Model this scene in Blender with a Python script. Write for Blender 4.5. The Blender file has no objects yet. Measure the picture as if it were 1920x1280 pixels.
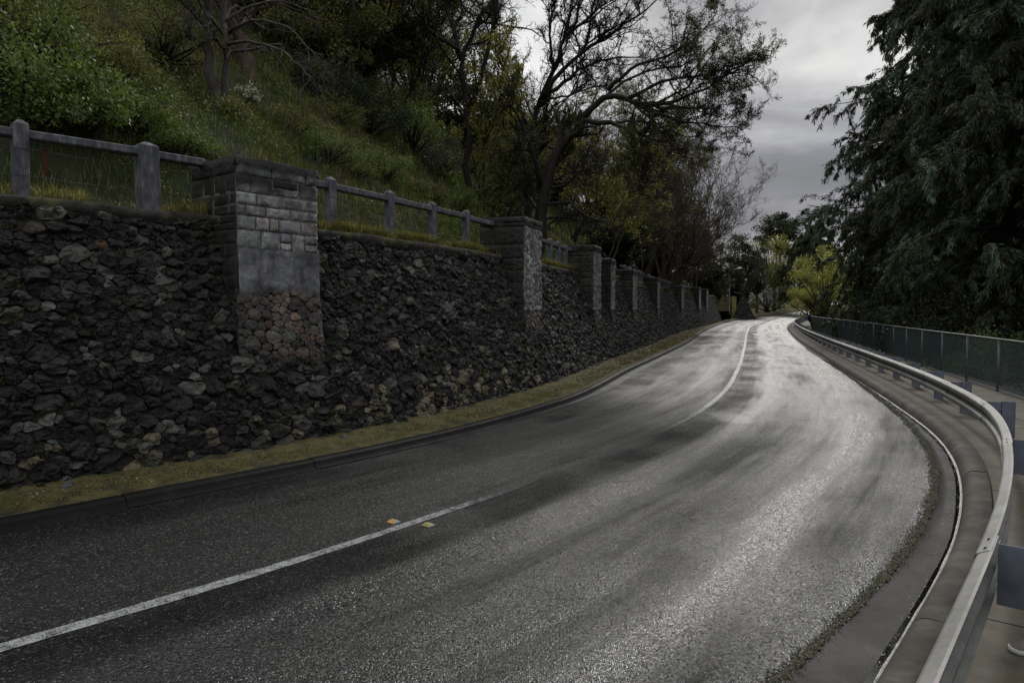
import bpy, math, random
import numpy as np
from mathutils import Vector
PI = math.pi
rng = np.random.default_rng(11)
random.seed(5)
scene = bpy.context.scene
COL = scene.collection

# ------------------------------------------------------------------ camera numbers
FPX, CAMH, YH = 1300.0, 2.1, 577.0
PITCH = math.atan((640 - YH) / FPX)

def zr(d):                                   # road rises gently far ahead
    d = np.asarray(d, float)
    return np.where(d > 70, .00027 * (d - 70) ** 2, 0.0)

def ray(px, py):
    u = (px - 960) / FPX; v = (640 - py) / FPX
    c, s = math.cos(PITCH), math.sin(PITCH)
    return u / (c + v * s), (-s + v * c) / (c + v * s)     # dx/dy, dz/dy

def at(px, py, Y):                           # a pixel of the photograph, at Y metres ahead
    a, b = ray(px, py)
    return np.array([a * Y, Y, CAMH + b * Y])

def on_road(px, py, h):
    a, b = ray(px, py)
    t = np.linspace(1, 260, 40000)
    i = np.argmax(CAMH + b * t <= zr(t) + h)
    return a * t[i], t[i]

def hermite(x, y):
    x = np.asarray(x, float); y = np.asarray(y, float)
    h = np.diff(x); d = np.diff(y) / h; m = np.zeros_like(y)
    m[1:-1] = (d[:-1] * h[1:] + d[1:] * h[:-1]) / (h[1:] + h[:-1]); m[0] = d[0]; m[-1] = d[-1]
    def g(q):
        q = np.asarray(q, float); i = np.clip(np.searchsorted(x, q) - 1, 0, len(x) - 2); t = (q - x[i]) / h[i]
        r = (2*t**3-3*t*t+1)*y[i] + (t**3-2*t*t+t)*h[i]*m[i] + (-2*t**3+3*t*t)*y[i+1] + (t**3-t*t)*h[i]*m[i+1]
        r = np.where(q < x[0], y[0] + m[0]*(q-x[0]), r)
        return np.where(q > x[-1], y[-1] + m[-1]*(q-x[-1]), r)
    return g

OFF = 9.0
def plan(pts, h, sm=.06):                    # plan curve X(Y) through surveyed points, lightly smoothed
    P = np.array(sorted([on_road(x, y, h) for x, y in pts], key=lambda q: q[1]))
    g = hermite(P[:, 1], P[:, 0])
    t = np.linspace(math.log(1.0), math.log(260 + OFF), 2400); v = g(np.exp(t) - OFF)
    dt = t[1] - t[0]; k = int(3 * sm / dt); w = np.exp(-.5 * (np.arange(-k, k+1) * dt / sm) ** 2); w /= w.sum()
    vp = np.concatenate([2*v[0] - v[k:0:-1], v, 2*v[-1] - v[-2:-k-2:-1]]); s = np.convolve(vp, w, 'valid')
    return lambda Y: np.interp(np.log(np.maximum(np.asarray(Y, float), -7.9) + OFF), t, s)

LK = plan([(0,999),(240,950),(424,912),(637,871),(881,811),(1039,766),(1173,700),(1281,648),(1330,616),(1382,599.5),(1443,591),(1524,580)], 0)
CL = plan([(0,1212),(240,1141),(480,1083),(600,1037),(768,981),(936,924),(1104,865),(1261,800),(1352,740),(1379,699),(1394,654),(1401,620),(1409,610),(1427,604),(1465,592),(1521,582)], 0)
RG = plan([(1480,1251),(1624,1118),(1696,1036),(1746,946),(1755,892),(1732,827),(1646,746),(1578,695),(1519,659),(1477,621),(1474,612),(1486,603),(1530,591)], 0, .045)
RK = plan([(1642,1280),(1724,1143),(1785,1036),(1805,946),(1800,885),(1760,820),(1697,772),(1608,713),(1489,633),(1477,615),(1490,603),(1534,591)], 0, .045)
RAIL = plan([(1700,1280),(1866,938),(1882,842),(1845,757),(1781,721),(1720,694),(1640,665),(1560,637),(1490,606),(1489,599),(1518,589)], .72, .045)
FEN = plan([(1869,734),(1807,713),(1759,698),(1723,686),(1640,657),(1519,618),(1519,603)], .15)
WALL = plan([(0,925),(400,864),(592,830),(826,775),(1039,720),(1100,690),(1200,655),(1267,625),(1330,609),(1366,597)], .15, .09)

# arc-length table of the wall base
_Y = np.linspace(-7, 150, 9000); _X = WALL(_Y)
_S = np.concatenate([[0], np.cumsum(np.hypot(np.diff(_X), np.diff(_Y)))]); _S -= np.interp(3.0, _Y, _S)
_tx = np.gradient(_X); _ty = np.gradient(_Y); _l = np.hypot(_tx, _ty); _tx /= _l; _ty /= _l
_k = np.ones(161) / 161
_tx = np.convolve(np.pad(_tx, 80, 'edge'), _k, 'valid'); _ty = np.convolve(np.pad(_ty, 80, 'edge'), _k, 'valid')
def wall_frame(S):
    return (np.interp(S, _S, _X), np.interp(S, _S, _Y), np.interp(S, _S, _tx), np.interp(S, _S, _ty))
def wp(S, o, z):                             # wall space -> world: S along, o to the hill side, z up
    x, y, tx, ty = wall_frame(S)
    return np.stack(np.broadcast_arrays(x - o * ty, y + o * tx, z), -1)

# ------------------------------------------------------------------ numpy noise
_perm = rng.permutation(256); _val = rng.random(256)
def vnoise(p):
    p = np.asarray(p, float); i = np.floor(p).astype(int); f = p - i; f = f * f * (3 - 2 * f)
    def h(a, b, c): return _val[_perm[(_perm[(_perm[a & 255] + b) & 255] + c) & 255]]
    x, y, z = i[..., 0], i[..., 1], i[..., 2]; fx, fy, fz = f[..., 0], f[..., 1], f[..., 2]
    def L(a, b, t): return a + (b - a) * t
    return L(L(L(h(x,y,z),h(x+1,y,z),fx), L(h(x,y+1,z),h(x+1,y+1,z),fx), fy),
             L(L(h(x,y,z+1),h(x+1,y,z+1),fx), L(h(x,y+1,z+1),h(x+1,y+1,z+1),fx), fy), fz)
def fbm(p, o=3):
    r = 0; a = .5; t = 0
    for k in range(o):
        r = r + a * vnoise(np.asarray(p) * 2 ** k + 17.3 * k); t += a; a *= .5
    return r / t
def nrm(v): return v / np.maximum(np.linalg.norm(v, axis=-1, keepdims=True), 1e-9)

# ------------------------------------------------------------------ mesh helpers
ORG = {}                                     # world origin of every Empty and of the parts under it
class MB:
    """collects vertices, faces and a colour per vertex; build() links ONE mesh object"""
    def __init__(self): self.V = []; self.F = []; self.C = []; self.U = []; self.n = 0
    def add(self, V, faces, col=None, uv=None):
        V = np.asarray(V, float).reshape(-1, 3)
        if not isinstance(faces, (list, tuple)): faces = [faces]
        for f in faces:
            f = np.asarray(f, int)
            if len(f): self.F.append(f + self.n)
        if col is None: col = np.ones(3)
        col = np.broadcast_to(np.asarray(col, float), (len(V), 3))
        self.C.append(col); self.V.append(V); self.n += len(V)
        self.U.append(np.zeros((len(V), 2)) if uv is None else np.asarray(uv, float).reshape(-1, 2))
        return self
    def box(self, c, ax, ay, az, bev=0.0, col=None):
        """box about c; ax, ay, az are half-extent vectors; bev pulls the corners in a little"""
        c, ax, ay, az = [np.asarray(q, float) for q in (c, ax, ay, az)]
        la, lb, lc = np.linalg.norm(ax), np.linalg.norm(ay), np.linalg.norm(az)
        if bev <= 0:
            V = [c + sx*ax + sy*ay + sz*az for sz in (-1,1) for sy in (-1,1) for sx in (-1,1)]
            F = [[0,2,3,1],[4,5,7,6],[0,1,5,4],[2,6,7,3],[0,4,6,2],[1,3,7,5]]
            return self.add(V, np.array(F), col)
        # chamfered box: 24 vertices
        V = []; idx = {}
        for sx in (-1,1):
            for sy in (-1,1):
                for sz in (-1,1):
                    for k in range(3):
                        s = [1 - bev/la, 1 - bev/lb, 1 - bev/lc]; s[k] = 1.0
                        idx[(sx,sy,sz,k)] = len(V); V.append(c + sx*s[0]*ax + sy*s[1]*ay + sz*s[2]*az)
        Q = []; Tt = []
        for s in (-1,1):
            Q.append([idx[(s,a,b,0)] for a,b in ((-1,-1),(1,-1),(1,1),(-1,1))][::s])
            Q.append([idx[(a,s,b,1)] for a,b in ((-1,-1),(1,-1),(1,1),(-1,1))][::-s])
            Q.append([idx[(a,b,s,2)] for a,b in ((-1,-1),(1,-1),(1,1),(-1,1))][::s])
        for a in (-1,1):
            for b in (-1,1):
                Q.append([idx[(a,b,-1,0)],idx[(a,b,1,0)],idx[(a,b,1,1)],idx[(a,b,-1,1)]])
                Q.append([idx[(a,-1,b,0)],idx[(a,1,b,0)],idx[(a,1,b,2)],idx[(a,-1,b,2)]])
                Q.append([idx[(-1,a,b,1)],idx[(1,a,b,1)],idx[(1,a,b,2)],idx[(-1,a,b,2)]])
                for d in (-1,1): Tt.append([idx[(a,b,d,0)],idx[(a,b,d,1)],idx[(a,b,d,2)]])
        return self.add(V, [np.array(Q), np.array(Tt)], col)
    def tubes(self, P, R, sides=6, col=None, cap=True):
        """P (n,m,3) polylines, R (n,m) radii"""
        P = np.asarray(P, float); R = np.asarray(R, float)
        if P.ndim == 2: P = P[None]; R = np.broadcast_to(R, P.shape[:2])
        n, m, _ = P.shape
        T = nrm(np.gradient(P, axis=1))
        ref = np.where(np.abs(T[:, :1, 2:3]) > .9, np.array([1.,0,0]), np.array([0,0,1.]))
        A = nrm(np.cross(T, np.broadcast_to(ref, T.shape))); B = np.cross(T, A)
        ang = np.arange(sides) * 2*PI/sides
        V = P[:, :, None] + R[:, :, None, None] * (A[:, :, None]*np.cos(ang)[:, None] + B[:, :, None]*np.sin(ang)[:, None])
        b = (np.arange(n)*m*sides)[:, None, None] + (np.arange(m-1)*sides)[None, :, None]
        i = np.arange(sides)[None, None]; j = (np.arange(sides)+1) % sides; j = j[None, None]
        F = np.stack([b+i, b+j, b+sides+j, b+sides+i], -1).reshape(-1, 4)
        fs = [F]
        if cap:
            e = (np.arange(n)*m*sides)[:, None] + (m-1)*sides + np.arange(sides)
            s = (np.arange(n)*m*sides)[:, None] + np.arange(sides)[::-1]
            fs += [e, s]
        c = None
        if col is not None:
            col = np.asarray(col, float)
            c = np.repeat(col, m*sides, 0) if col.ndim == 2 else col
        return self.add(V, fs, c)
    def grid(self, G, col=None, uv=None, flip=False):
        G = np.asarray(G, float); n, m, _ = G.shape
        i = (np.arange(n-1)[:, None]*m + np.arange(m-1)[None]).ravel()
        F = np.stack([i, i+1, i+m+1, i+m], 1)
        if flip: F = F[:, ::-1]
        return self.add(G, F, None if col is None else np.asarray(col).reshape(-1, 3), uv)
    def build(self, name, mat, parent=None, smooth=True):
        V = np.concatenate(self.V); C = np.concatenate(self.C); U = np.concatenate(self.U)
        inv = None
        if parent is not None:
            V = V - np.array(ORG.get(parent.name, (0, 0, 0)))
        me = bpy.data.meshes.new(name)
        me.vertices.add(len(V)); me.vertices.foreach_set('co', V.astype(np.float32).ravel())
        tot = sum(len(f) for f in self.F); lt = np.concatenate([np.full(len(f), f.shape[1]) for f in self.F])
        li = np.concatenate([f.ravel() for f in self.F])
        me.loops.add(len(li)); me.loops.foreach_set('vertex_index', li.astype(np.int32))
        me.polygons.add(tot)
        ls = np.concatenate([[0], np.cumsum(lt)[:-1]])
        me.polygons.foreach_set('loop_start', ls.astype(np.int32))
        me.polygons.foreach_set('use_smooth', np.full(tot, smooth))
        a = me.attributes.new('Col', 'FLOAT_COLOR', 'POINT')
        a.data.foreach_set('color', np.concatenate([C, np.ones((len(C), 1))], 1).astype(np.float32).ravel())
        if np.any(U):
            uv = me.uv_layers.new(name='UVMap'); uv.data.foreach_set('uv', U[li].astype(np.float32).ravel())
        me.update(calc_edges=True); me.validate()
        if mat: me.materials.append(mat)
        o = bpy.data.objects.new(name, me); COL.objects.link(o)
        if parent is not None:
            o.parent = parent; ORG[o.name] = ORG.get(parent.name, (0, 0, 0))
        return o

def tag(o, label, cat, group=None):
    o['label'] = label; o['category'] = cat
    if group: o['group'] = group
    return o
def kind(o, k): o['kind'] = k; return o
def thing(name, loc, label, cat, group=None):
    o = bpy.data.objects.new(name, None); COL.objects.link(o)
    o.empty_display_size = .2
    o.location = [float(q) for q in loc]; ORG[o.name] = [float(q) for q in loc]
    return tag(o, label, cat, group)

# ------------------------------------------------------------------ materials
def mat(name):
    m = bpy.data.materials.new(name); m.use_nodes = True; nt = m.node_tree
    b = nt.nodes['Principled BSDF']; return m, nt, b
def N(nt, t, **kw):
    n = nt.nodes.new(t)
    for k, v in kw.items():
        if k.startswith('_'): setattr(n, k[1:], v)
        else: n.inputs[k.replace('__', ' ')].default_value = v
    return n
def ramp(nt, fac, stops):
    r = nt.nodes.new('ShaderNodeValToRGB'); e = r.color_ramp.elements
    while len(e) > 1: e.remove(e[-1])
    e[0].position = stops[0][0]; e[0].color = (*stops[0][1], 1) if len(stops[0][1]) == 3 else stops[0][1]
    for p, c in stops[1:]:
        q = e.new(p); q.color = (*c, 1) if len(c) == 3 else c
    nt.links.new(fac, r.inputs['Fac']); return r.outputs['Color']
def g3(v): return (v, v, v)
def mixc(nt, f, a, b, mode='MIX'):
    m = nt.nodes.new('ShaderNodeMix'); m.data_type = 'RGBA'; m.blend_type = mode
    for s, v in ((m.inputs[0], f), (m.inputs[6], a), (m.inputs[7], b)):
        if hasattr(v, 'links') or isinstance(v, bpy.types.NodeSocket): nt.links.new(v, s)
        elif isinstance(v, (int, float)): s.default_value = v
        else: s.default_value = (*v, 1)
    return m.outputs[2]
def math_(nt, op, a, b=None, c=None):
    m = nt.nodes.new('ShaderNodeMath'); m.operation = op
    for s, v in zip(m.inputs, (a, b, c)):
        if v is None: continue
        if isinstance(v, bpy.types.NodeSocket): nt.links.new(v, s)
        else: s.default_value = v
    return m.outputs[0]
def coords(nt, which='Object', scale=None):
    t = nt.nodes.new('ShaderNodeTexCoord'); o = t.outputs[which]
    if scale is not None:
        mp = nt.nodes.new('ShaderNodeMapping'); mp.inputs['Scale'].default_value = scale; nt.links.new(o, mp.inputs[0]); o = mp.outputs[0]
    return o
def noise(nt, vec, scale, detail=4, rough=.55, dist=0.0):
    n = N(nt, 'ShaderNodeTexNoise', Scale=scale, Detail=detail, Roughness=rough, Distortion=dist); nt.links.new(vec, n.inputs['Vector']); return n.outputs['Fac']
def bump(nt, h, strength, dist, prev=None):
    b = N(nt, 'ShaderNodeBump', Strength=strength, Distance=dist); nt.links.new(h, b.inputs['Height'])
    if prev is not None: nt.links.new(prev, b.inputs['Normal'])
    return b.outputs['Normal']
def attr(nt, name='Col'):
    a = nt.nodes.new('ShaderNodeAttribute'); a.attribute_name = name; return a

def simple(name, stops, scale=6, rough=.8, bstr=.4, bdist=.01, bscale=40, spec=.3, metal=0, detail=5, stretch=None, usecol=False):
    m, nt, b = mat(name); co = coords(nt, 'Object', stretch)
    c = ramp(nt, noise(nt, co, scale, detail, .6), stops)
    if usecol: c = mixc(nt, 1.0, c, attr(nt).outputs['Color'], 'MULTIPLY')
    nt.links.new(c, b.inputs['Base Color'])
    b.inputs['Roughness'].default_value = rough; b.inputs['Specular IOR Level'].default_value = spec; b.inputs['Metallic'].default_value = metal
    nt.links.new(bump(nt, noise(nt, co, bscale, 4, .65), bstr, bdist), b.inputs['Normal'])
    return m

def asphalt_nodes(nt, b, paint=False):
    tc = nt.nodes.new('ShaderNodeTexCoord'); ob = tc.outputs['Object']; uv = tc.outputs['UV']
    vor = N(nt, 'ShaderNodeTexVoronoi', Scale=78.0); nt.links.new(ob, vor.inputs['Vector'])
    v2 = N(nt, 'ShaderNodeTexVoronoi', Scale=150.0); nt.links.new(ob, v2.inputs['Vector'])
    fine = noise(nt, ob, 34, 3, .7)
    # colour of the chips, each a little different
    chip = ramp(nt, math_(nt, 'MULTIPLY', vor.outputs['Color'], 1.0), [(0, g3(.003)), (.58, g3(.008)), (.78, (.024,.0235,.023)), (1, (.13,.127,.12))])
    big = noise(nt, ob, .55, 4, .6)
    st = nt.nodes.new('ShaderNodeMapping'); st.inputs['Scale'].default_value = (1.1, .11, 1); nt.links.new(uv, st.inputs[0])
    streak = noise(nt, st.outputs[0], 1.5, 4, .55, .4)
    st2 = nt.nodes.new('ShaderNodeMapping'); st2.inputs['Scale'].default_value = (4.0, .22, 1); nt.links.new(uv, st2.inputs[0])
    streak2 = noise(nt, st2.outputs[0], 1.6, 3, .6, .3)
    cross = nt.nodes.new('ShaderNodeMapping'); cross.inputs['Scale'].default_value = (.12, .55, 1); nt.links.new(uv, cross.inputs[0])
    band = noise(nt, cross.outputs[0], 1.0, 3, .6, .8)
    w = math_(nt, 'ADD', math_(nt, 'MULTIPLY', streak, .72), math_(nt, 'MULTIPLY', big, .26))
    w = math_(nt, 'ADD', w, math_(nt, 'MULTIPLY', streak2, .28))
    w = math_(nt, 'ADD', w, math_(nt, 'MULTIPLY', band, .13))          # about .7 on average
    # wheel paths are polished: distance from the path centres in u
    sx = nt.nodes.new('ShaderNodeSeparateXYZ'); nt.links.new(uv, sx.inputs[0])
    return ob, uv, vor, v2, fine, chip, w, big, streak, sx

def make_asphalt():
    m, nt, b = mat('wet_asphalt')
    ob, uv, vor, v2, fine, chip, w, big, streak, sx = asphalt_nodes(nt, b)
    u = sx.outputs[0]
    wet = ramp(nt, w, [(.57, g3(.08)), (.69, g3(.5)), (.81, g3(.92))])     # film of water against drained, dull patches
    track = None                                                       # wheel paths, polished and a little hollow
    for c0, wd in ((-2.2, .5), (-.85, .45), (1.0, .5), (2.75, .6)):
        d = math_(nt, 'ABSOLUTE', math_(nt, 'SUBTRACT', u, c0))
        k = math_(nt, 'MAXIMUM', math_(nt, 'SUBTRACT', 1.0, math_(nt, 'DIVIDE', d, wd)), 0.0)
        track = k if track is None else math_(nt, 'MAXIMUM', track, k)
    wet_and_sheen = math_(nt, 'MINIMUM', math_(nt, 'ADD', math_(nt, 'MULTIPLY', wet, .75), math_(nt, 'MULTIPLY', track, .35)), 1.0)
    side = nt.nodes.new('ShaderNodeMapRange'); side.inputs[1].default_value = -.6; side.inputs[2].default_value = 2.2; side.inputs[3].default_value = .5; side.inputs[4].default_value = 1.15; nt.links.new(u, side.inputs[0])
    wet_and_sheen = math_(nt, 'MINIMUM', math_(nt, 'MULTIPLY', wet_and_sheen, side.outputs[0]), 1.1)      # bright sheen set into the right lane, dimmed on the left
    # dull black band of fresh seal beside the centre line and along the left edge
    def band(c0, wd, lo, hi):
        d = math_(nt, 'ABSOLUTE', math_(nt, 'SUBTRACT', math_(nt, 'ADD', u, math_(nt, 'MULTIPLY', math_(nt, 'SUBTRACT', streak, .5), 1.1)), c0))
        return ramp(nt, math_(nt, 'DIVIDE', d, wd), [(lo, g3(1)), (hi, g3(0))])
    seal = math_(nt, 'MAXIMUM', band(.38, .5, .45, 1.0), math_(nt, 'MULTIPLY', band(-2.6, .75, .35, 1.0), .9))
    dull = math_(nt, 'MULTIPLY', seal, ramp(nt, noise(nt, ob, .45, 3), [(.38, g3(.25)), (.58, g3(1))]))
    wet_and_sheen = math_(nt, 'MULTIPLY', wet_and_sheen, math_(nt, 'SUBTRACT', 1.0, math_(nt, 'MULTIPLY', dull, .8)))
    # one worn smooth patch that holds water
    sub = nt.nodes.new('ShaderNodeVectorMath'); sub.operation = 'SUBTRACT'; nt.links.new(ob, sub.inputs[0]); sub.inputs[1].default_value = (4.2, 13.3, 0)
    sc = nt.nodes.new('ShaderNodeMapping'); sc.inputs['Scale'].default_value = (2.1, .95, 1); nt.links.new(sub.outputs[0], sc.inputs[0])
    ln = nt.nodes.new('ShaderNodeVectorMath'); ln.operation = 'LENGTH'; nt.links.new(sc.outputs[0], ln.inputs[0])
    pd = math_(nt, 'ADD', ln.outputs['Value'], math_(nt, 'MULTIPLY', math_(nt, 'SUBTRACT', noise(nt, ob, 3, 3), .5), .7))
    pud = ramp(nt, pd, [(.5, g3(1)), (.85, g3(0))])
    col = mixc(nt, math_(nt, 'MULTIPLY', wet_and_sheen, .4), chip, mixc(nt, .6, chip, (.006,.006,.007)))
    col = mixc(nt, math_(nt, 'MULTIPLY', dull, .75), col, mixc(nt, .7, chip, (.004,.004,.0045)))
    dirt = ramp(nt, noise(nt, ob, 1.7, 5, .7), [(.58, g3(0)), (.78, g3(.3))])
    col = mixc(nt, dirt, col, (.032,.027,.022)); col = mixc(nt, math_(nt, 'MULTIPLY', pud, .7), col, (.14,.138,.13))
    # cracks and a patched seam
    cr = N(nt, 'ShaderNodeTexVoronoi', Scale=.33); cr.feature = 'DISTANCE_TO_EDGE'
    wv = nt.nodes.new('ShaderNodeVectorMath'); wv.operation = 'ADD'; nt.links.new(ob, wv.inputs[0])
    nz = N(nt, 'ShaderNodeTexNoise', Scale=1.4, Detail=5.0); nt.links.new(ob, nz.inputs['Vector'])
    scl = nt.nodes.new('ShaderNodeVectorMath'); scl.operation = 'SCALE'; scl.inputs[3].default_value = 1.5; nt.links.new(nz.outputs['Color'], scl.inputs[0]); nt.links.new(scl.outputs[0], wv.inputs[1])
    nt.links.new(wv.outputs[0], cr.inputs['Vector'])
    crk = math_(nt, 'MULTIPLY', ramp(nt, cr.outputs['Distance'], [(.0, g3(1)), (.006, g3(0))]), ramp(nt, noise(nt, ob, .6, 3), [(.5, g3(0)), (.6, g3(1))]))
    col = mixc(nt, math_(nt, 'MULTIPLY', crk, .8), col, (.004,.004,.004))
    nt.links.new(col, b.inputs['Base Color'])
    sepc = nt.nodes.new('ShaderNodeSeparateColor'); nt.links.new(vor.outputs['Color'], sepc.inputs[0])
    r = math_(nt, 'SUBTRACT', .58, math_(nt, 'MULTIPLY', wet_and_sheen, .34))
    r = math_(nt, 'ADD', r, math_(nt, 'MULTIPLY', math_(nt, 'SUBTRACT', sepc.outputs[2], .6), .28))
    r = math_(nt, 'MAXIMUM', math_(nt, 'ADD', r, math_(nt, 'MULTIPLY', pud, .1)), .12)
    nt.links.new(r, b.inputs['Roughness'])
    nt.links.new(math_(nt, 'MULTIPLY', math_(nt, 'ADD', .07, math_(nt, 'MULTIPLY', wet_and_sheen, .66)), math_(nt, 'SUBTRACT', 1.0, math_(nt, 'MULTIPLY', dull, .55))), b.inputs['Specular IOR Level'])
    # every chip lies at its own tilt
    geo = nt.nodes.new('ShaderNodeNewGeometry')
    tl = nt.nodes.new('ShaderNodeVectorMath'); tl.operation = 'SUBTRACT'; nt.links.new(vor.outputs['Color'], tl.inputs[0]); tl.inputs[1].default_value = (.5, .5, .5)
    ts = nt.nodes.new('ShaderNodeVectorMath'); ts.operation = 'SCALE'; nt.links.new(tl.outputs[0], ts.inputs[0])
    flat = math_(nt, 'MULTIPLY', math_(nt, 'SUBTRACT', 1.0, math_(nt, 'MULTIPLY', pud, .85)), math_(nt, 'SUBTRACT', 1.0, math_(nt, 'MULTIPLY', track, .3)))
    nt.links.new(math_(nt, 'MULTIPLY', flat, .46), ts.inputs[3])
    ad = nt.nodes.new('ShaderNodeVectorMath'); ad.operation = 'ADD'; nt.links.new(geo.outputs['Normal'], ad.inputs[0]); nt.links.new(ts.outputs[0], ad.inputs[1])
    no = nt.nodes.new('ShaderNodeVectorMath'); no.operation = 'NORMALIZE'; nt.links.new(ad.outputs[0], no.inputs[0])
    hgt = math_(nt, 'ADD', math_(nt, 'MULTIPLY', vor.outputs['Distance'], -1.0), math_(nt, 'MULTIPLY', fine, .5))
    hgt = math_(nt, 'SUBTRACT', hgt, math_(nt, 'MULTIPLY', crk, 1.5))
    bn = N(nt, 'ShaderNodeBump', Distance=.007); nt.links.new(hgt, bn.inputs['Height']); nt.links.new(math_(nt, 'MULTIPLY', flat, .8), bn.inputs['Strength']); nt.links.new(no.outputs[0], bn.inputs['Normal'])
    b2 = N(nt, 'ShaderNodeBump', Strength=.25, Distance=.03); nt.links.new(noise(nt, ob, 2.5, 4), b2.inputs['Height']); nt.links.new(bn.outputs[0], b2.inputs['Normal'])
    nt.links.new(b2.outputs[0], b.inputs['Normal'])
    return m

def make_paint():
    m, nt, b = mat('worn_road_paint')
    ob = coords(nt, 'Object')
    vor = N(nt, 'ShaderNodeTexVoronoi', Scale=70.0); nt.links.new(ob, vor.inputs['Vector'])
    wear = math_(nt, 'ADD', math_(nt, 'MULTIPLY', noise(nt, ob, 9, 5, .7), .7), math_(nt, 'MULTIPLY', vor.outputs['Distance'], .35))
    a = attr(nt)
    sp = nt.nodes.new('ShaderNodeSeparateColor'); nt.links.new(a.outputs['Color'], sp.inputs[0])
    wear = math_(nt, 'ADD', wear, math_(nt, 'MULTIPLY', math_(nt, 'SUBTRACT', 1.0, sp.outputs[0]), .55))
    k = ramp(nt, wear, [(.50, g3(0)), (.72, g3(1))])
    paint = ramp(nt, noise(nt, ob, 25, 3), [(.3, (.2,.21,.215)), (.7, (.34,.35,.355))])
    nt.links.new(mixc(nt, k, paint, (.03,.03,.03)), b.inputs['Base Color'])
    nt.links.new(math_(nt, 'ADD', .42, math_(nt, 'MULTIPLY', k, .25)), b.inputs['Roughness']); nt.links.new(math_(nt, 'SUBTRACT', .45, math_(nt, 'MULTIPLY', k, .3)), b.inputs['Specular IOR Level'])
    nt.links.new(bump(nt, math_(nt, 'MULTIPLY', vor.outputs['Distance'], -1), .5, .005), b.inputs['Normal'])
    return m

def make_stone(name, lich=.35, moss=.5, bright=1.0):
    m, nt, b = mat(name); ob = coords(nt, 'Object'); a = attr(nt)
    n1 = noise(nt, ob, 9, 6, .7)
    var = ramp(nt, n1, [(.3, g3(.55)), (.5, g3(1.0)), (.72, g3(1.55))])
    c = mixc(nt, 1.0, a.outputs['Color'], var, 'MULTIPLY')
    l = ramp(nt, noise(nt, ob, 26, 4, .75), [(.60, g3(0)), (.70, g3(lich))])
    l2 = math_(nt, 'MULTIPLY', l, ramp(nt, noise(nt, ob, 1.3, 3), [(.42, g3(0)), (.6, g3(1))]))
    c = mixc(nt, l2, c, (.21*bright,.215*bright,.2*bright))
    geo = nt.nodes.new('ShaderNodeNewGeometry'); sp = nt.nodes.new('ShaderNodeSeparateXYZ'); nt.links.new(geo.outputs['Normal'], sp.inputs[0])
    up = ramp(nt, sp.outputs[2], [(.35, g3(0)), (.8, g3(1))])
    mz = ramp(nt, noise(nt, ob, 2.2, 5, .7), [(.52, g3(0)), (.68, g3(moss))])
    c = mixc(nt, math_(nt, 'MULTIPLY', up, mz), c, (.07,.075,.02))
    if name.startswith('pillar'):
        st = coords(nt, 'Object', (1, 1, .28)); c = mixc(nt, 1.0, c, ramp(nt, noise(nt, st, 3.2, 5, .7), [(.34, g3(.38)), (.5, g3(.9)), (.68, g3(1.25))]), 'MULTIPLY')
        c = mixc(nt, ramp(nt, noise(nt, ob, 2.1, 6, .75), [(.52, g3(0)), (.66, g3(.6))]), c, (.035,.034,.03))
    nt.links.new(c, b.inputs['Base Color'])
    nt.links.new(ramp(nt, n1, [(.3, g3(.5)), (.7, g3(.8))]), b.inputs['Roughness']); b.inputs['Specular IOR Level'].default_value = .35
    n0 = bump(nt, noise(nt, ob, 14, 6, .72), .8, .035)
    nt.links.new(bump(nt, noise(nt, ob, 70, 4, .7), .6, .008, n0), b.inputs['Normal'])
    return m

def make_leaf(name, trans=.3, rough=.5, spec=.3):
    m, nt, b = mat(name); a = attr(nt)
    nt.links.new(a.outputs['Color'], b.inputs['Base Color']); b.inputs['Roughness'].default_value = rough; b.inputs['Specular IOR Level'].default_value = spec
    t = nt.nodes.new('ShaderNodeBsdfTranslucent'); nt.links.new(mixc(nt, 1.0, a.outputs['Color'], (1.15,1.2,.7), 'MULTIPLY'), t.inputs['Color'])
    mx = nt.nodes.new('ShaderNodeMixShader'); mx.inputs[0].default_value = trans
    nt.links.new(b.outputs[0], mx.inputs[1]); nt.links.new(t.outputs[0], mx.inputs[2])
    nt.links.new(mx.outputs[0], nt.nodes['Material Output'].inputs['Surface'])
    return m

def make_bark(name, lo, hi, lichen=(.2,.2,.17), k=.3):
    m, nt, b = mat(name); ob = coords(nt, 'Object', (1,1,.35))
    c = ramp(nt, noise(nt, ob, 9, 5, .7), [(.3, lo), (.7, hi)])
    c = mixc(nt, ramp(nt, noise(nt, ob, 5, 5, .75), [(.55, g3(0)), (.68, g3(k))]), c, lichen)
    c = mixc(nt, 1.0, c, attr(nt).outputs['Color'], 'MULTIPLY')
    nt.links.new(c, b.inputs['Base Color']); b.inputs['Roughness'].default_value = .85; b.inputs['Specular IOR Level'].default_value = .2
    nt.links.new(bump(nt, noise(nt, ob, 24, 5, .7), .8, .03), b.inputs['Normal'])
    return m

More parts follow.
